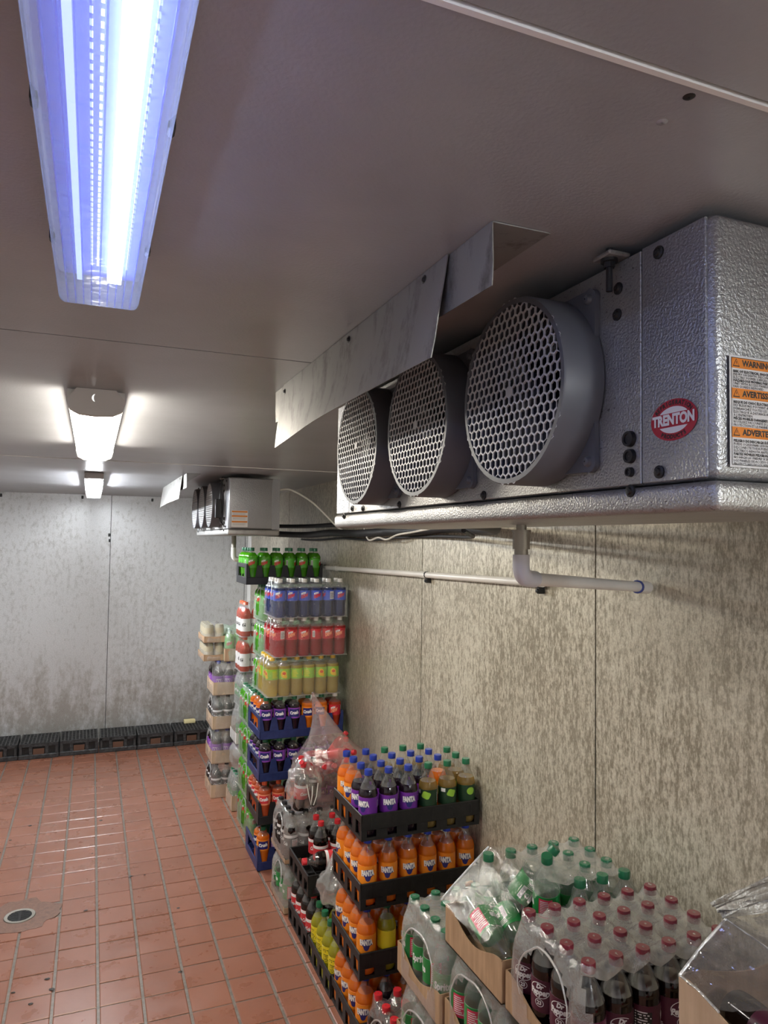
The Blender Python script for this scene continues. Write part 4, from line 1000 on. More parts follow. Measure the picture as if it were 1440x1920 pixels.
# ------------------------------------------------------------------ trays and shrink film
def tray_mesh(name, Lx, Ly, h, dip=0.4, th=0.003, mats=None):
    mb = MB(); mb.box(0, Lx, 0, Ly, 0, 0.003); n = 14
    def wallseg(p0, p1, nrm):
        for k in range(n):
            t0, t1 = k / n, (k + 1) / n
            zz = [h * (1 - dip * (0.5 - 0.5 * math.cos(2 * PI * min(1, max(0, (t - 0.08) / 0.84)))) ** 0.7) for t in (t0, t1)]
            a = Vector(p0).lerp(Vector(p1), t0); b = Vector(p0).lerp(Vector(p1), t1); nn = Vector(nrm) * th
            vs = [(a.x, a.y, 0.0), (b.x, b.y, 0.0), (b.x, b.y, zz[1]), (a.x, a.y, zz[0])]; vs += [(x + nn.x, y + nn.y, z) for x, y, z in vs]
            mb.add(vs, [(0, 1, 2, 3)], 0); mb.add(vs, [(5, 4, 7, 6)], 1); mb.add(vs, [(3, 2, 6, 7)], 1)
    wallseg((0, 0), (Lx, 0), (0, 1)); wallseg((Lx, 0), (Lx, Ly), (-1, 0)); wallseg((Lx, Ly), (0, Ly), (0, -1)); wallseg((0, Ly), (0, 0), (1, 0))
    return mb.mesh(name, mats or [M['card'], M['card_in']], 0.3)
def wrap_mesh(nx, ny, px, py, zb, zt, seed=0, sag=0.022, holes=('L',), skip=(), pad=0.040, rough_=0.004, lift=0.0, hole_r=(0.085, 0.075), hole_z=0.5):
    """film over an nx x ny pack, local origin at the centre of the pack"""
    hx, hy = (nx - 1) * px / 2, (ny - 1) * py / 2; sx, sy = 4 * (nx - 1), 4 * (ny - 1)
    mb = MB(); grid = {}
    for a in range(sx + 1):
        for b in range(sy + 1):
            x, y = -hx + 2 * hx * a / sx, -hy + 2 * hy * b / sy
            s = (math.sin(PI * a / 4) ** 2 + math.sin(PI * b / 4) ** 2) / 2
            z = zt + 0.0015 - sag * (s ** 0.7) + rough_ * noise.noise((x * 14 + seed, y * 14, 0.5))
            if s < 0.05: z = zt + 0.0016
            grid[a, b] = len(mb.v); mb.v.append((x, y, z + lift))
    for a in range(sx):
        for b in range(sy): mb.f.append([grid[a, b], grid[a + 1, b], grid[a + 1, b + 1], grid[a, b + 1]]); mb.m.append(0)
    per = []   # (grid index, base x, y, normal, between)
    for a in range(sx + 1): per.append((grid[a, 0], -hx + 2 * hx * a / sx, -hy, (0, -1), math.sin(PI * a / 4) ** 2))
    def corner(cx, cy, a0, g):
        for k in (1, 2, 3): t = a0 + PI / 2 * k / 4; per.append((g, cx, cy, (math.cos(t), math.sin(t)), 0.0))
    corner(hx, -hy, -PI / 2, grid[sx, 0])
    for b in range(sy + 1): per.append((grid[sx, b], hx, -hy + 2 * hy * b / sy, (1, 0), math.sin(PI * b / 4) ** 2))
    corner(hx, hy, 0, grid[sx, sy])
    for a in range(sx, -1, -1): per.append((grid[a, sy], -hx + 2 * hx * a / sx, hy, (0, 1), math.sin(PI * a / 4) ** 2))
    corner(-hx, hy, PI / 2, grid[0, sy])
    for b in range(sy, -1, -1): per.append((grid[0, b], -hx, -hy + 2 * hy * b / sy, (-1, 0), math.sin(PI * b / 4) ** 2))
    corner(-hx, -hy, PI, grid[0, 0])
    H = zt - zb; prof = [(0.0165, zt - 0.003), (0.019, zt - 0.022), (0.026, zt - 0.045), (0.034, zt - 0.065), (0.0375, zt - 0.085), (pad - 0.001, zt - 0.085 - (H - 0.085) * 0.2), (pad, zt - 0.085 - (H - 0.085) * 0.4), (pad, zt - 0.085 - (H - 0.085) * 0.6), (pad + 0.001, zt - 0.085 - (H - 0.085) * 0.8), (pad, zb)]
    nP = len(per); rings = [[p[0] for p in per]]
    for q, (o, z) in enumerate(prof):
        rg = []
        for (g, x, y, nrm, btw) in per:
            oo = o * (1 - 0.22 * btw * (1 if q < 6 else 0.15)) + rough_ * 0.8 * noise.noise((x * 16 + nrm[0] * 3 + seed, y * 16 + nrm[1] * 3, z * 16))
            zz = z - (sag * (btw ** 0.7) * max(0, 1 - q / 4.0)) + rough_ * 0.6 * noise.noise((x * 11, y * 11 + seed, z * 11))
            if q == len(prof) - 1: zz = z
            rg.append(len(mb.v)); mb.v.append((x + nrm[0] * oo, y + nrm[1] * oo, zz + lift))
        rings.append(rg)
    hz = zb + H * hole_z
    for q in range(len(rings) - 1):
        for k in range(nP):
            k2 = (k + 1) % nP; ids = [rings[q][k], rings[q + 1][k], rings[q + 1][k2], rings[q][k2]]
            ids2 = []
            for i in ids:
                if i not in ids2: ids2.append(i)
            if len(ids2) < 3: continue
            cx = sum(mb.v[i][0] for i in ids2) / len(ids2); cy = sum(mb.v[i][1] for i in ids2) / len(ids2); cz = sum(mb.v[i][2] for i in ids2) / len(ids2)
            if 'L' in holes and cx < -hx - 0.012 and (cy / hole_r[0]) ** 2 + ((cz - hz) / hole_r[1]) ** 2 < 1: continue
            nr = per[k][3]; nr2 = per[k2][3]
            if 'F' in skip and q >= 2 and (nr[1] < -0.5 or nr2[1] < -0.5) and cx > -hx - 0.02: continue
            if 'L' in skip and (nr[0] < -0.5 or nr2[0] < -0.5): continue
            if 'N' in skip and (nr[1] < -0.5 or nr2[1] < -0.5): continue
            mb.f.append(ids2); mb.m.append(0)
    if 'L' in holes:
        pts = [(-hx - pad - 0.001 + 0.012 * max(0, math.sin(t)), (hole_r[0] + 0.006 + 0.008 * noise.noise((math.cos(t) * 2, math.sin(t) * 2, seed))) * math.cos(t), hz + (hole_r[1] + 0.006 + 0.008 * noise.noise((math.cos(t) * 2, seed, math.sin(t) * 2))) * math.sin(t)) for t in [-0.45 + (PI + 0.9) * k / 26 for k in range(27)]]
        mb.tube(pts, [0.0006 + 0.0022 * math.sin(PI * k / 26) for k in range(27)], 6, 1)
    return mb.v, mb.f, mb.m
def add_wrap(parent, nx, ny, px, py, zb, zt, film, center, **kw):
    v, f, m = wrap_mesh(nx, ny, px, py, zb, zt, **kw)
    mb = MB(); mb.v, mb.f, mb.m = v, f, m
    o = mb.build('plastic_wrap', [M[film], M['film_rim']], parent, 1.2); o.location = center; return o

# ================================================================== STACK E: near black crates
EX, EY, EP = 0.920, 2.452, 0.2425
names = ['bottom near black crate', 'second near black crate', 'third near black crate', 'top near black crate']
top = [list('PPPGGG'), list('PPPPOG'), list('OPPPPG'), list('OPGGG-')]
KM = {'P': 'purple', 'G': 'ginger', 'O': 'orange', '-': None}
for t in range(4):
    z = EP * t
    crate('black_shell', (EX, EY, z), ['lowest', 'second lowest', 'third', 'topmost'][t] + ' black crate of the near stack holding ' + ('mixed soda bottles' if t == 3 else 'orange soda bottles'))
    if t == 3: kf = lambda i, j: KM[top[j][i]]
    else:
        def kf(i, j, t=t):
            if j > 1 and i > 0: return None
            if t == 1 and (i, j) == (1, 0): return 'yellow'
            if t == 0 and (i, j) == (1, 0): return 'purple'
            return 'orange'
    crate_fill(EX, EY, z, kf, names[t], 'bottles in the near black crates', rot=(lambda i, j: random.choice([-0.9, 0.9, 1.6, -0.3]) + random.uniform(-.3, .3)) if t == 3 else (lambda i, j: random.choice([-0.3, -0.1, -0.4, -0.5, 1.5]) + random.uniform(-0.2, 0.2) if j == 0 else -1.1 + random.uniform(-0.5, 0.5)))

# ================================================================== Coke crates D and D0
DX, DY = 0.915, 3.095
crate('black_shell', (DX, DY, 0), 'lower black crate of cola bottles on the floor')
crate_fill(DX, DY, 0, lambda i, j: 'coke' if (i < 2 or j == 0) else None, 'lower cola crate', 'cola bottles in the lower crate', rot=lambda i, j: -1.2 + random.uniform(-.4, .4))
crate('black_shell', (DX, DY, EP), 'upper black crate half full of red-capped cola bottles')
pat = {(1, 2): 'coke', (1, 3): 'coke', (2, 2): 'coke', (2, 3): 'coke', (3, 3): 'coke', (3, 2): 'coke'}
crate_fill(DX, DY, EP, lambda i, j: pat.get((i, j)), 'upper cola crate', 'cola bottles in the upper crate', rot=lambda i, j: random.uniform(-0.8, 0.4))
Rl = Matrix(((0, 0, -1), (0, 1, 0), (1, 0, 0)))
bottle('coke', (1.135, 3.14, 0.375), 0, 'red-capped cola bottle lying on its side across upper cola crate', None, mat=Matrix(((0.0, 0.05, -0.998), (0.0, 0.998, 0.05), (1.0, 0.0, 0.0))) @ Matrix.Rotation(2.0, 3, 'Z'))
crate('black_shell', (DX, DY - 0.330, 0), 'low black crate of yellow soda on the floor beside the orange stack')
crate_fill(DX, DY - 0.330, 0, lambda i, j: 'yellow' if i < 2 else None, 'low yellow soda crate', 'yellow soda bottles in the low crate', rot=lambda i, j: -1.0 + random.uniform(-.4, .4))

# ================================================================== flats of clear and dark soda in trays (near right)
PP = 0.0712
def flat(x, y, z, kindf, where, group, label, tag_tray, film='film', h=0.088, wrap=True, rot=None, nx=6, ny=4, px=PP, py=PP, holes=('L',), tmats=None, seed=None, sag=0.022, dip=0.45, milky_top=False, zt=None, pad=0.040, **kw):
    Lx, Ly = (nx - 1) * px + 0.078, (ny - 1) * py + 0.078
    t = root('bottle_tray', label, 'tray', (x, y, z))
    key = ('tray', nx, ny, px, py, h, dip, tmats)
    if key not in BM: BM[key] = tray_mesh('tray_box', Lx, Ly, h, dip, mats=[M[q] for q in tmats] if tmats else None)
    link('tray_box', BM[key], t)
    fill(x + 0.039, y + 0.039, z + 0.0035, nx, ny, px, py, kindf, where, group, rot, 0.001)
    if wrap: add_wrap(t, nx, ny, px, py, 0.002, zt or 0.2355, film, (Lx / 2, Ly / 2, 0), seed=seed if seed is not None else random.random() * 50, holes=holes, sag=sag, pad=pad + 0.0008, **kw)
    return t
FP = 0.2375
TXx = 0.915
# S1 stack (three high)
for t in range(3):
    kf = (lambda i, j: 'sprite') if t == 2 else (lambda i, j: 'sprite' if (i == 0 or (j == 0 and i < 3)) else None)
    flat(TXx, 1.812, FP * t, kf, ['lowest lemon-lime tray', 'middle lemon-lime tray', 'top lemon-lime tray'][t], 'clear lemon-lime bottles in the left tray stack',
         ['bottom', 'middle', 'top'][t] + ' cardboard tray of the lemon-lime stack beside orange soda crates', 'tray', rot=lambda i, j: random.uniform(-2.2, -0.6) if i == 0 else random.uniform(-3, 3), film='film_milky' if t == 2 else 'film', seed=3 + t, dip=0.45, hole_r=(0.095, 0.07), hole_z=0.42)
# S3 stack (four high), top one torn open
SX3, SY3 = 0.925, 1.508
for t in range(3):
    kf = (lambda i, j: 'sprite' if (i == 0 or (j == 0 and i < 4)) else None)
    flat(SX3, SY3, FP * t, kf, ['bottom central tray', 'second central tray', 'third central tray'][t], 'clear lemon-lime bottles in the central tray stack',
         ['bottom', 'second', 'third'][t] + ' cardboard tray of the central lemon-lime stack', 'tray', rot=lambda i, j: random.uniform(-3.0, -2.2), seed=11 + t, hole_r=(0.105, 0.078), hole_z=0.5)
g = [[0, 0, 0, 1, 1, 1], [0, 0, 0, 0, 1, 1], [0, 0, 0, 1, 1, 1], [0, 1, 1, 1, 1, 1]]
ZS = FP * 3
flat(SX3, SY3, ZS, lambda i, j: 'sprite' if g[j][i] else None, 'torn-open top tray', 'clear lemon-lime bottles standing in the torn tray',
     'torn-open top tray of the central stack with lemon-lime bottles lying in it', 'tray', wrap=False, rot=lambda i, j: random.uniform(-1, 1), dip=0.35, h=0.100)
def aim(base, topp, roll=0.0):
    z = (Vector(topp) - Vector(base)).normalized(); x = Vector((0, 0, 1)).cross(z)
    if x.length < 1e-3: x = Vector((1, 0, 0))
    x.normalize(); y = z.cross(x)
    return Matrix((x, y, z)).transposed() @ Matrix.Rotation(roll, 3, 'Z')
bottle('sprite', (0.985, 1.775, ZS + 0.115), 0, 'clear lemon-lime bottle lying tipped toward the aisle, left of two', None, mat=aim((0.985, 1.775, 0.828), (0.985, 1.575, 0.765), 2.2))
bottle('sprite', (1.055, 1.765, ZS + 0.120), 0, 'clear lemon-lime bottle lying tipped in torn tray, right of two', None, mat=aim((1.055, 1.765, 0.832), (1.04, 1.565, 0.765), -0.2))
bottle('sprite', (1.150, 1.655, ZS + 0.062), 0, 'lemon-lime bottle leaning upright with barcode showing amid the torn tray', None, mat=aim((1.150, 1.655, 0.775), (1.115, 1.600, 0.985), -1.9))
bottle('sprite', (1.075, 1.74, ZS + 0.075), 0, 'lemon-lime bottle tilted sideways behind the leaning bottle in torn tray', None, mat=aim((1.03, 1.745, 0.80), (1.115, 1.70, 0.93), 0.5))
# torn film over the open tray
def patch_film(name, P, parent, mat, nu=18, nv=12, amp=0.006, seed=0, label=None, cat=None, thick=0):
    (a, b), (c, d) = [[Vector(q) for q in row] for row in P]
    mb = MB()
    for i in range(nu + 1):
        for j in range(nv + 1):
            u, v = i / nu, j / nv; p = a.lerp(b, u).lerp(c.lerp(d, u), v)
            e = 4 * min(u, 1 - u, 0.25) * 1.0
            n_ = Vector((noise.noise((u * 5 + seed, v * 5, 0)), noise.noise((u * 5, v * 5 + seed, 4)), noise.noise((u * 6, v * 6, seed + 9)) + 0.6 * noise.noise((u * 15, v * 15, seed)))) * amp
            mb.v.append((p + n_)[:])
    for i in range(nu):
        for j in range(nv): k = i * (nv + 1) + j; mb.f.append([k, k + nv + 1, k + nv + 2, k + 1]); mb.m.append(0)
    return mb.build(name, mat, parent, 1.2, label=label, cat=cat)
tf = root('torn_plastic_wrap', 'torn clear shrink film draped over the open lemon-lime tray', 'plastic film', (0, 0, 0))
zc = ZS + 0.2375
v_, f_, m_ = wrap_mesh(4, 4, PP, PP, ZS + 0.075, zc - 0.0005, seed=61, sag=0.024, holes=(), skip=('L', 'N'))
mb = MB(); mb.v, mb.f, mb.m = v_, f_, m_; o = mb.build('film_top', [M['film_milky'], M['film_rim']], tf, 1.2); o.location = (SX3 + 0.039 + 3.5 * PP, SY3 + 0.039 + 1.5 * PP, 0)
patch_film('film_back', [[(1.055, 1.795, zc - 0.005), (1.11, 1.797, zc - 0.01)], [(0.92, 1.815, ZS + 0.105), (1.11, 1.818, ZS + 0.10)]], tf, M['film_clear'], amp=0.004, seed=2)
patch_film('film_left', [[(1.055, 1.79, zc + 0.001), (0.918, 1.81, ZS + 0.105)], [(1.10, 1.60, zc - 0.05), (0.917, 1.60, ZS + 0.095)]], tf, M['film_clear'], amp=0.010, seed=5)
patch_film('film_bridge', [[(1.055, 1.79, zc + 0.001), (1.145, 1.775, zc)], [(1.10, 1.60, zc - 0.05), (1.145, 1.57, zc - 0.03)]], tf, M['film_clear'], amp=0.006, seed=12)
mb = MB(); mb.tube([(1.055, 1.792, zc + 0.001), (1.0, 1.80, zc - 0.05), (0.95, 1.81, zc - 0.10), (0.917, 1.812, ZS + 0.106)], 0.0025, 6); mb.build('film_fold', M['film_rim'], tf)
# G stack (dark soda)
GXx, GYy = 0.928, 1.204
for t in range(4):
    if t == 3: kf = lambda i, j: 'pepper'
    elif t == 2: kf = lambda i, j: 'pepper' if (i == 0 or j == 0) else None
    else: kf = lambda i, j: 'pepper' if (i in (0, 5) and j in (0, 3)) else None
    flat(GXx, GYy, FP * t, kf, ['bottom maroon-capped tray', 'second maroon-capped tray', 'third maroon-capped tray', 'top maroon-capped tray'][t], 'maroon-capped dark soda bottles in the tray stack',
         ['bottom', 'second', 'third', 'top'][t] + ' cardboard tray of maroon-capped dark soda beside torn lemon-lime tray', 'tray', wrap=t >= 2,
         rot=lambda i, j: [1.3, -0.35, 1.2, -0.1, -0.6, 1.2][i] + random.uniform(-.1, .1) if j == 0 else random.uniform(-1.8, -0.9), film='film_milky', seed=21 + t, hole_r=(0.085, 0.085), hole_z=0.46, sag=0.026, skip=('F',) if t == 3 else ())
# H stack (nearest, at the right edge)
HX, HY = 0.985, 0.722
for t in range(5):
    if t < 4: kf = lambda i, j: 'coke' if (i in (0, 5) and j in (0, 3)) else None
    else: kf = lambda i, j: None
    flat(HX, HY, FP * t, kf, ['bottom', 'second', 'third', 'fourth', 'topmost'][t] + ' nearest cardboard tray', 'red-capped bottles in the nearest tray stack',
         ['bottom', 'second', 'third', 'fourth', 'topmost'][t] + ' cardboard tray of the nearest stack at the right edge', 'tray', wrap=False, dip=0.30, nx=5, tmats=('card_t', 'card'), h=0.092)
ZH = FP * 4
bottle('coke', (1.19, 0.86, ZH + 0.040), 0, 'red-capped cola bottle lying inside the nearest wrapped tray', None, mat=aim((1.19, 0.86, 0.99), (1.07, 0.80, 0.99), 0.5))
for q, x in enumerate((1.065, 1.255)):
    bottle('pepper', (x, 0.97, ZH + 0.042), 0, 'maroon-capped dark bottle lying in the nearest tray, %s one' % ['left', 'right'][q], None, mat=aim((x, 0.97, 0.99), (x - 0.01, 0.77, 0.988), q))
hf = root('open_plastic_wrap', 'big stiff clear film standing open over the nearest tray', 'plastic film', (0, 0, 0))
A = (0.983, 1.010, 1.042); B = (0.983, 0.93, 1.034); AP = (1.095, 1.012, 1.118); RR = (1.30, 0.85, 1.15)
patch_film('film_front', [[A, AP], [(0.984, 0.93, 1.030), (1.16, 0.80, 1.06)]], hf, M['film_stiff'], amp=0.006, seed=2)
patch_film('film_back', [[AP, (1.34, 1.00, 1.10)], [(1.16, 0.80, 1.06), (1.34, 0.74, 1.10)]], hf, M['film_stiff'], amp=0.009, seed=8)
patch_film('film_flap', [[AP, (1.075, 1.03, 1.142)], [(1.30, 0.98, 1.125), (1.30, 1.02, 1.19)]], hf, M['film_stiff'], amp=0.010, seed=4, nv=6)
patch_film('film_side', [[A, AP], [(0.985, 1.014, ZH + 0.06), (1.34, 1.013, ZH + 0.06)]], hf, M['film'], amp=0.003, seed=6)
mb = MB(); mb.tube([A, (1.04, 1.013, 1.082), AP], 0.0025, 6); mb.tube([A, (0.984, 0.97, 1.040), (0.985, 0.925, 1.028)], 0.0022, 6); mb.tube([AP, (1.13, 0.90, 1.085), (1.17, 0.80, 1.06)], 0.0018, 6); mb.build('film_fold', M['film_rim'], hf)
# low flat between the orange crates and the lemon-lime stack
flat(0.925, 2.125, 0, lambda i, j: 'coke' if (j > 1 or i == 0) else None, 'low tray by orange crates', 'red-capped bottles in the low wrapped tray', 'low wrapped cardboard tray on the floor between orange crates and lemon-lime trays', 'tray', film='bag_pink', seed=40, sag=0.05, rough_=0.014)

# ================================================================== bags
def blob(name, c, size, mat, label, seed=0, neck=None, amp=0.16, sub=4, freq=2.2, cat='plastic bag', parent=None):
    bm = bmesh.new(); bmesh.ops.create_icosphere(bm, subdivisions=sub, radius=1.0)
    for v in bm.verts:
        n = v.co.normalized(); k = 1 + amp * noise.noise(n * freq + Vector((seed, 0, 0))) + amp * 0.55 * abs(noise.noise(n * freq * 2.6 + Vector((0, seed, 0)))) - amp * 0.2
        p = n * k
        if neck and p.z > 0.15:
            t = min(1, (p.z - 0.15) / 0.85); p.x *= 1 - 0.86 * t ** 0.8; p.y *= 1 - 0.86 * t ** 0.8; p.z += neck[2] * t * t; p.x += neck[0] * t * t; p.y += neck[1] * t * t
        p.z = max(p.z, -0.82)
        v.co = Vector((p.x * size[0], p.y * size[1], p.z * size[2]))
    me = bpy.data.meshes.new(name); bm.to_mesh(me); bm.free(); me.materials.append(mat)
    me.polygons.foreach_set('use_smooth', [True] * len(me.polygons))
    return link(name, me, parent, label, cat, loc=c)

# stack F2 between the cola crates and the tower
F2X, F2Y = 0.905, 3.455
for t in range(2):
    flat(F2X, F2Y, FP * t, lambda i, j, t=t: ('sprite' if t == 0 else 'zero') if (i == 0 or (j == 0 and i < 3) or (t == 1 and j == 0)) else None, ['lower', 'upper'][t] + ' wrapped pack behind cola', 'bottles in the wrapped packs behind the cola crates',
         ['lower wrapped tray with green labels', 'upper wrapped tray of black-capped cola'][t] + ' on the floor behind cola crates', 'tray', film='film_milky', seed=50 + t, hole_r=(0.07, 0.07), h=0.02 if t else 0.03, dip=0.1, rot=lambda i, j: -1.6 + random.uniform(-.4, .4), sag=0.03, rough_=0.008)
ZF = FP * 2
bg = (1.180, 3.62, ZF + 0.176)
blob('plastic_bag', bg, (0.205, 0.150, 0.212), M['bag_pink'], 'big clear plastic bag of red-capped bottles with twisted top, against the wall', seed=3, neck=(-0.55, -0.2, 0.75), amp=0.14)
for q, (dx, dy, dz, tx, ty, tz) in enumerate(((-0.115, 0.02, -0.085, 0.25, -0.85, 0.30), (-0.035, 0.03, -0.095, 0.1, -0.9, 0.35), (0.05, 0.02, -0.085, -0.05, -0.9, 0.45), (0.115, 0.0, -0.09, -0.25, -0.2, 0.95), (-0.03, 0.06, -0.02, -0.75, -0.5, 0.15), (0.02, 0.085, -0.05, 0.4, -0.3, 0.75), (-0.01, 0.0, 0.0, 0.55, -0.75, 0.25), (-0.09, -0.06, -0.10, -0.5, -0.4, 0.5))):
    b0 = Vector(bg) + Vector((dx, dy, dz * 0.8 + 0.035)); d = Vector((tx, ty, tz)).normalized(); b0 = b0 - d * 0.03
    bottle('cherry', b0, 0, 'red soda bottle, %s inside the big clear bag' % ['far left', 'front centre', 'front right', 'rightmost', 'lying left on top', 'rear', 'lying right on top', 'lowest left'][q], 'red bottles in the big bag', mat=aim(b0, b0 + d, q), scale=(0.88,) * 3)
# bag with ties over the cola packs
t = blob('plastic_bag', (1.01, 3.50, ZF + 0.115), (0.085, 0.075, 0.120), M['bag'], 'crumpled clear bag with white ties above the black-capped cola pack', seed=9, amp=0.30, freq=3.0)
mb = MB(); mb.tube([(-0.012, -0.082, 0.03), (-0.004, -0.090, -0.02), (0.006, -0.092, -0.065), (0.014, -0.088, -0.02), (0.016, -0.082, 0.02)], 0.0028, 6); mb.tube([(0.045, -0.078, 0.03), (0.035, -0.088, -0.03), (0.02, -0.09, -0.07)], 0.0025, 6); mb.build('white_tie', M['cap_white'], t)
for q, (x, y, z, d) in enumerate(((0.985, 3.50, ZF + 0.003, (0.05, -0.1, 1)), (1.045, 3.53, ZF + 0.003, (0.1, 0.1, 1)))):
    bottle('zero' if q else 'coke', (x, y, z), 0, ['red-capped cola bottle inside the tied crumpled bag', 'black-capped cola bottle inside the tied crumpled bag'][q], None, mat=aim((x, y, z), (x + d[0], y + d[1], z + d[2]), q))
# empty bag over the yellow sodas
blob('plastic_bag', (1.005, 2.985, 0.345), (0.070, 0.080, 0.110), M['bag'], 'empty crumpled clear bag lying on the yellow soda bottles', seed=14, amp=0.38, freq=2.6, neck=(0.3, 0.2, 0.5))

# ================================================================== STACK A: tall tower
AX, AY = 0.880, 3.95
tower = [('blue_open', 0.0, 'bottom blue tower crate', 'bottom blue crate of the tall tower, nearly empty'), ('black_open', 0.245, 'black tower crate', 'black crate in the tall tower holding coral soda'),
         ('blue_open', 0.478, 'lower blue tower crate', 'lower blue crate in the tall tower full of grape soda'), ('blue_open', 0.705, 'upper blue tower crate', 'upper blue crate in the tall tower with grape and orange soda')]
def kt(t):
    def f(i, j):
        if j > 1 and i > 0: return None
        if t == 0: return 'crushor' if (i == 0 and j < 2) else ('grape' if i < 3 and j == 0 else None)
        if t == 1: return 'peach' if (i < 2 or j == 0 and i < 3) else 'grape'
        if t == 2: return 'grape'
        if i == 0 and j > 0: return 'crushor'
        return ['grape', 'grape', 'grape', 'crushor', 'crushor', 'darkred'][i]
    return f
for t, (st, z, wh, lb_) in enumerate(tower):
    crate(st, (AX, AY, z), lb_)
    crate_fill(AX, AY, z, kt(t), wh, 'bottles in the tower crates', rot=lambda i, j: random.choice([-0.3, -0.2, -0.5, 1.2]) if j == 0 else -1.2 + random.uniform(-.3, .3))
def pack(x, y, z, kind, where, group, label, film, nx=6, ny=4, px=PP, py=PP, holes=('L',), vis=None, zt=0.2175, **kw):
    Lx, Ly = (nx - 1) * px + 0.078, (ny - 1) * py + 0.078
    t = root('bottle_pack', label, 'bottle pack', (x, y, z))
    mb = MB(); mb.rbox(0.002, Lx - 0.002, 0.002, Ly - 0.002, 0.0, 0.0022, 0.0008, 1); mb.build('pack_base', M['film_rim'], t)
    fill(x + 0.039, y + 0.039, z + 0.0024, nx, ny, px, py, vis or (lambda i, j: kind if (i == 0 or j < 2) else None), where, group, rot=lambda i, j: random.choice([-0.3, -0.2, -0.5, 1.2, -1.4]) if j == 0 else -1.3 + random.uniform(-.5, .5), jit=0.0008)
    add_wrap(t, nx, ny, px, py, 0.0005, zt, film, (Lx / 2, Ly / 2, 0), seed=random.random() * 40, holes=holes, hole_r=kw.pop('hole_r', (0.055, 0.085)), **kw)
    return t
z0 = 0.705 + 0.2258
pack(0.912, AY + 0.005, z0, 'lemon', 'yellow tower pack', 'lemonade bottles in the tower', 'shrink-wrapped pack of yellow-capped lemonade in the tall tower', 'film_clear')
pack(0.948, AY, z0 + 0.2182, 'codered', 'red tower pack', 'red soda bottles in the tower', 'shrink-wrapped pack of red soda in the tall tower', 'film_clear')
pack(0.948, AY, z0 + 0.4364, 'voltage', 'blue tower pack', 'blue soda bottles in the tower', 'shrink-wrapped pack of blue soda topping the tall tower', 'film_clear')

# ================================================================== STACK B: green packs behind the tower
zb = 0.0
for t in range(4):
    pack(0.915, 4.325, zb, 'dew', ['bottom', 'second', 'third', 'fourth', 'fifth'][t] + ' green pack', 'green soda bottles in the wrapped packs', ['bottom', 'second lowest', 'third', 'fourth', 'fifth'][t] + ' greenish wrapped pack of green soda behind the tall tower', 'film_green', nx=4, ny=6, vis=lambda i, j: 'dew' if (i == 0 or (j == 0 and i < 2)) else None, hole_r=(0.07, 0.075)); zb += 0.2182
for t in range(3):
    pack(0.965, 4.315, zb, 'dew', ['fifth', 'sixth', 'top'][t] + ' green pack', 'green soda bottles in the wrapped packs', ['fifth', 'sixth', 'topmost'][t] + ' greenish wrapped pack of green soda behind the tall tower', 'film_green', vis=lambda i, j: 'dew' if (i == 0 or j == 0) else None, hole_r=(0.055, 0.08)); zb += 0.2182
ZC = 1.482
# the top crate of green soda
mb = None
crate('black_open', (0.872, 4.37, zb + 0.002), 'black crate of green soda bottles highest beside the wall')
crate_fill(0.872, 4.37, zb + 0.002, lambda i, j: 'dew' if (j < 2 or i == 0) else None, 'highest green crate', 'green soda bottles in the highest crate', rot=lambda i, j: random.choice([-0.3, -0.2, -0.4, 1.0]))

# ================================================================== STACK C: far trays
CX, CY = 0.815, 5.16
for t in range(4):
    k = ['zero', 'navycap', 'zero', 'navycap'][t]
    flat(CX, CY, 0.2365 * t, lambda i, j, k=k: k if (i == 0 or j == 0) and i < 5 else None, ['lowest', 'second', 'third', 'fourth'][t] + ' far cardboard tray', 'dark bottles in the far trays', ['lowest', 'second lowest', 'third', 'fourth'][t] + ' cardboard tray of dark soda in the far stack', 'tray', film='film', h=0.090, dip=0.05, tmats=('card_t', 'card_in'), zt=0.2355)
ZC1 = 0.2365 * 4
flat(0.885, CY - 0.03, ZC1, lambda i, j: 'dew' if (i < 2 and j < 2) else None, 'high far tray', 'green bottles in the high far tray', 'high far cardboard tray carrying wrapped green bottles', 'tray', nx=3, film='film_green', h=0.090, dip=0.05, tmats=('card', 'card_in'), holes=())
flat(0.748, CY + 0.03, ZC1, lambda i, j: 'can' if i == 0 or j == 0 else None, 'tan can pack', 'tan cans in the far packs', 'lower far wrapped pack of tan cans', 'tray', nx=2, film='film', h=0.045, dip=0.1, holes=(), zt=0.1265)
flat(0.748, CY + 0.03, ZC1 + 0.128, lambda i, j: 'can' if i == 0 or j == 0 else None, 'upper tan can pack', 'tan cans in the far packs', 'upper far wrapped pack of tan cans', 'tray', nx=2, film='film', h=0.045, dip=0.1, holes=(), zt=0.1265)
C2Y = 4.865
flat(0.905, C2Y, 0, lambda i, j: 'sprite' if (i == 0 or j == 0) else None, 'far green-printed tray', 'bottles in the far pale pack', 'low printed cardboard tray of wrapped bottles before the far stack', 'tray', nx=6, ny=3, film='film_milky', h=0.10, dip=0.05, holes=(), tmats=('card_t', 'card_in'))
blob('plastic_bag', (1.02, C2Y + 0.115, 0.237 + 0.10), (0.115, 0.105, 0.120), M['film_milky'], 'milky plastic bag on the low printed tray before the far stack', seed=21, amp=0.14)
flat(0.925, C2Y, 0.437, lambda i, j: 'sprite' if (j == 0) else None, 'far pale upper tray', 'bottles in the far pale pack', 'upper pale printed carton tray on the milky bag', 'tray', nx=5, ny=3, film='film_milky', h=0.075, dip=0.05, holes=(), tmats=('lab_white', 'card_in'))
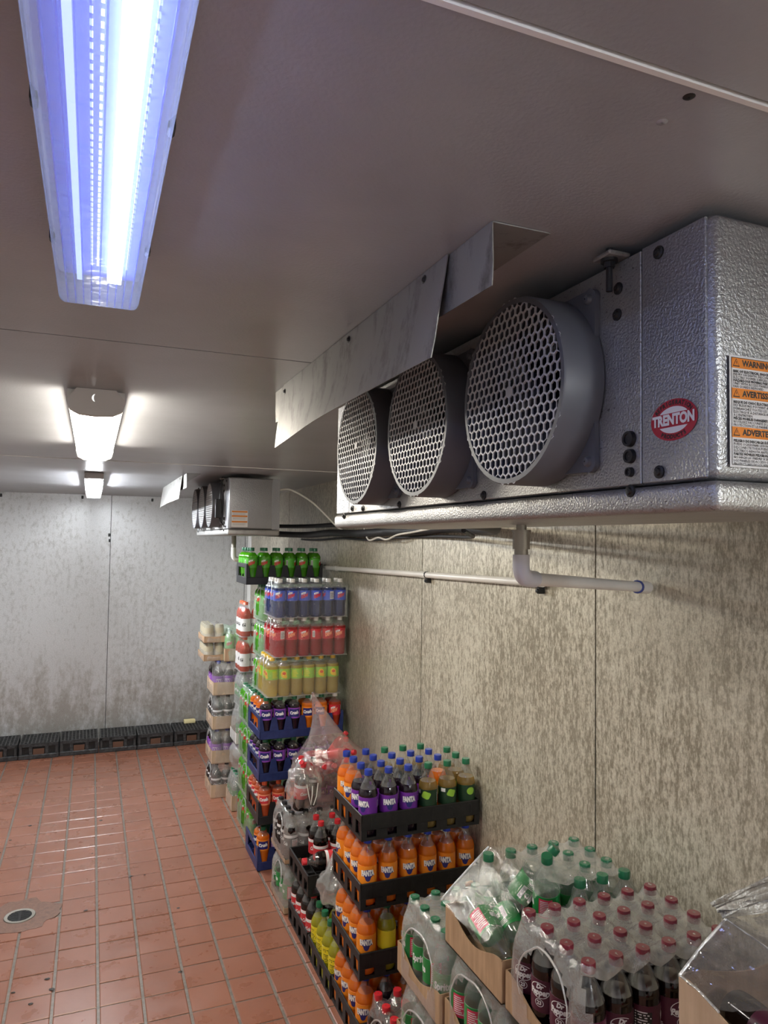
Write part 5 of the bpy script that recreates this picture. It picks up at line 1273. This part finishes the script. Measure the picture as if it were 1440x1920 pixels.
pack(0.945, C2Y + 0.02, 0.437 + 0.2365, 'sprite', 'clear far pack', 'bottles in the far pale pack', 'wrapped pack of clear bottles under the sports drinks', 'film_milky', nx=3, ny=3, vis=lambda i, j: 'sprite' if (i == 0 or j == 0) else None, holes=(), zt=0.2345)
for t in range(2):
    pack(0.945, C2Y + 0.02, 0.437 + 0.2365 + 0.2355 * (t + 1), 'sport', ['lower', 'upper'][t] + ' sports drink pack', 'sports drink bottles in the wrapped packs', ['lower', 'upper'][t] + ' wrapped pack of red-orange sports drink with white labels', 'film_clear', nx=3, ny=3, vis=lambda i, j: 'sport' if (i == 0 or j == 0) else None, holes=(), zt=0.2345)

# ================================================================== upside-down crates along the back wall
def dunnage_meshes():
    Wd, D, H = 0.292, 0.325, 0.126; out = {}
    mb = MB(); mb.rbox(-0.004, Wd + 0.004, -0.003, D + 0.003, 0.0, 0.036, 0.004, 1); out['rim'] = [mb.mesh('rim', M['crate_d'])]
    mb = MB()
    n = 11
    for k in range(n):
        x = 0.006 + (Wd - 0.012) * k / (n - 1); mb.box(x - 0.004, x + 0.004, 0.004, D - 0.004, H - 0.006, H)
    for k in range(n):
        y = 0.006 + (D - 0.012) * k / (n - 1); mb.box(0.004, Wd - 0.004, y - 0.004, y + 0.004, H - 0.007, H - 0.0015)
    out['grid_top'] = [mb.mesh('grid_top', M['crate_d'], 0)]
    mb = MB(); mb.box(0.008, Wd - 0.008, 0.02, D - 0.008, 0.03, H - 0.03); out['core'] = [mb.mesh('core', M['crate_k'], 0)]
    sw = []
    for y0 in (0.0, D - 0.007):
        mb = MB()
        for xa, xb in ((0, 0.022), (0.075, 0.098), (Wd - 0.098, Wd - 0.075), (Wd - 0.022, Wd)): mb.box(xa, xb, y0, y0 + 0.007, 0.034, H - 0.004)
        mb.box(0, Wd, y0, y0 + 0.007, H - 0.026, H - 0.003); sw.append(mb.mesh('side_wall', M['crate_d'], 0))
    out['side_wall'] = sw; ew = []
    for x0 in (0.0, Wd - 0.007):
        mb = MB(); mb.box(x0, x0 + 0.007, 0, D, 0.075, H - 0.003)
        for k in range(5): mb.box(x0, x0 + 0.007, max(0, k * D / 4 - 0.02), min(D, k * D / 4 + 0.02), 0.034, 0.077)
        ew.append(mb.mesh('end_wall', M['crate_d'], 0))
    out['end_wall'] = ew
    mb = MB(); mb.box(0.105, Wd - 0.105, 0.001, 0.006, 0.036, 0.082); out['brown_panel'] = [mb.mesh('brown_panel', simple('dusty_brown_plastic', (0.10, 0.045, 0.025), 0.6), 0)]
    return out
DM = dunnage_meshes()
posn = ['far left partly cut off', 'second from the left', 'third from the left', 'fourth from the left', 'fifth from the left', 'right beside the yellow block', 'rightmost behind the far trays', 'hidden end']
for k in range(7):
    x = -0.806 + 0.3035 * k
    r = root('upturned_crate', 'black upturned crate on the floor along the back wall, ' + posn[k], 'crate', (x, BY - 0.345 + random.uniform(-0.004, 0.004), 0.0), (0, 0, random.uniform(-0.01, 0.01)), 'upturned crates along the back wall')
    for nm, ms in DM.items():
        for me in ms: link(nm, me, r)
mb = MB(); mb.rbox(-0.05, 0.05, -0.03, 0.03, 0, 0.03, 0.005, 2); mb.build('yellow_block', simple('pale_yellow_foam', (0.72, 0.62, 0.33), 0.8), None, label='pale yellow foam block lying on the upturned crate near the right', cat='block').location = (0.87, BY - 0.07, 0.1265)
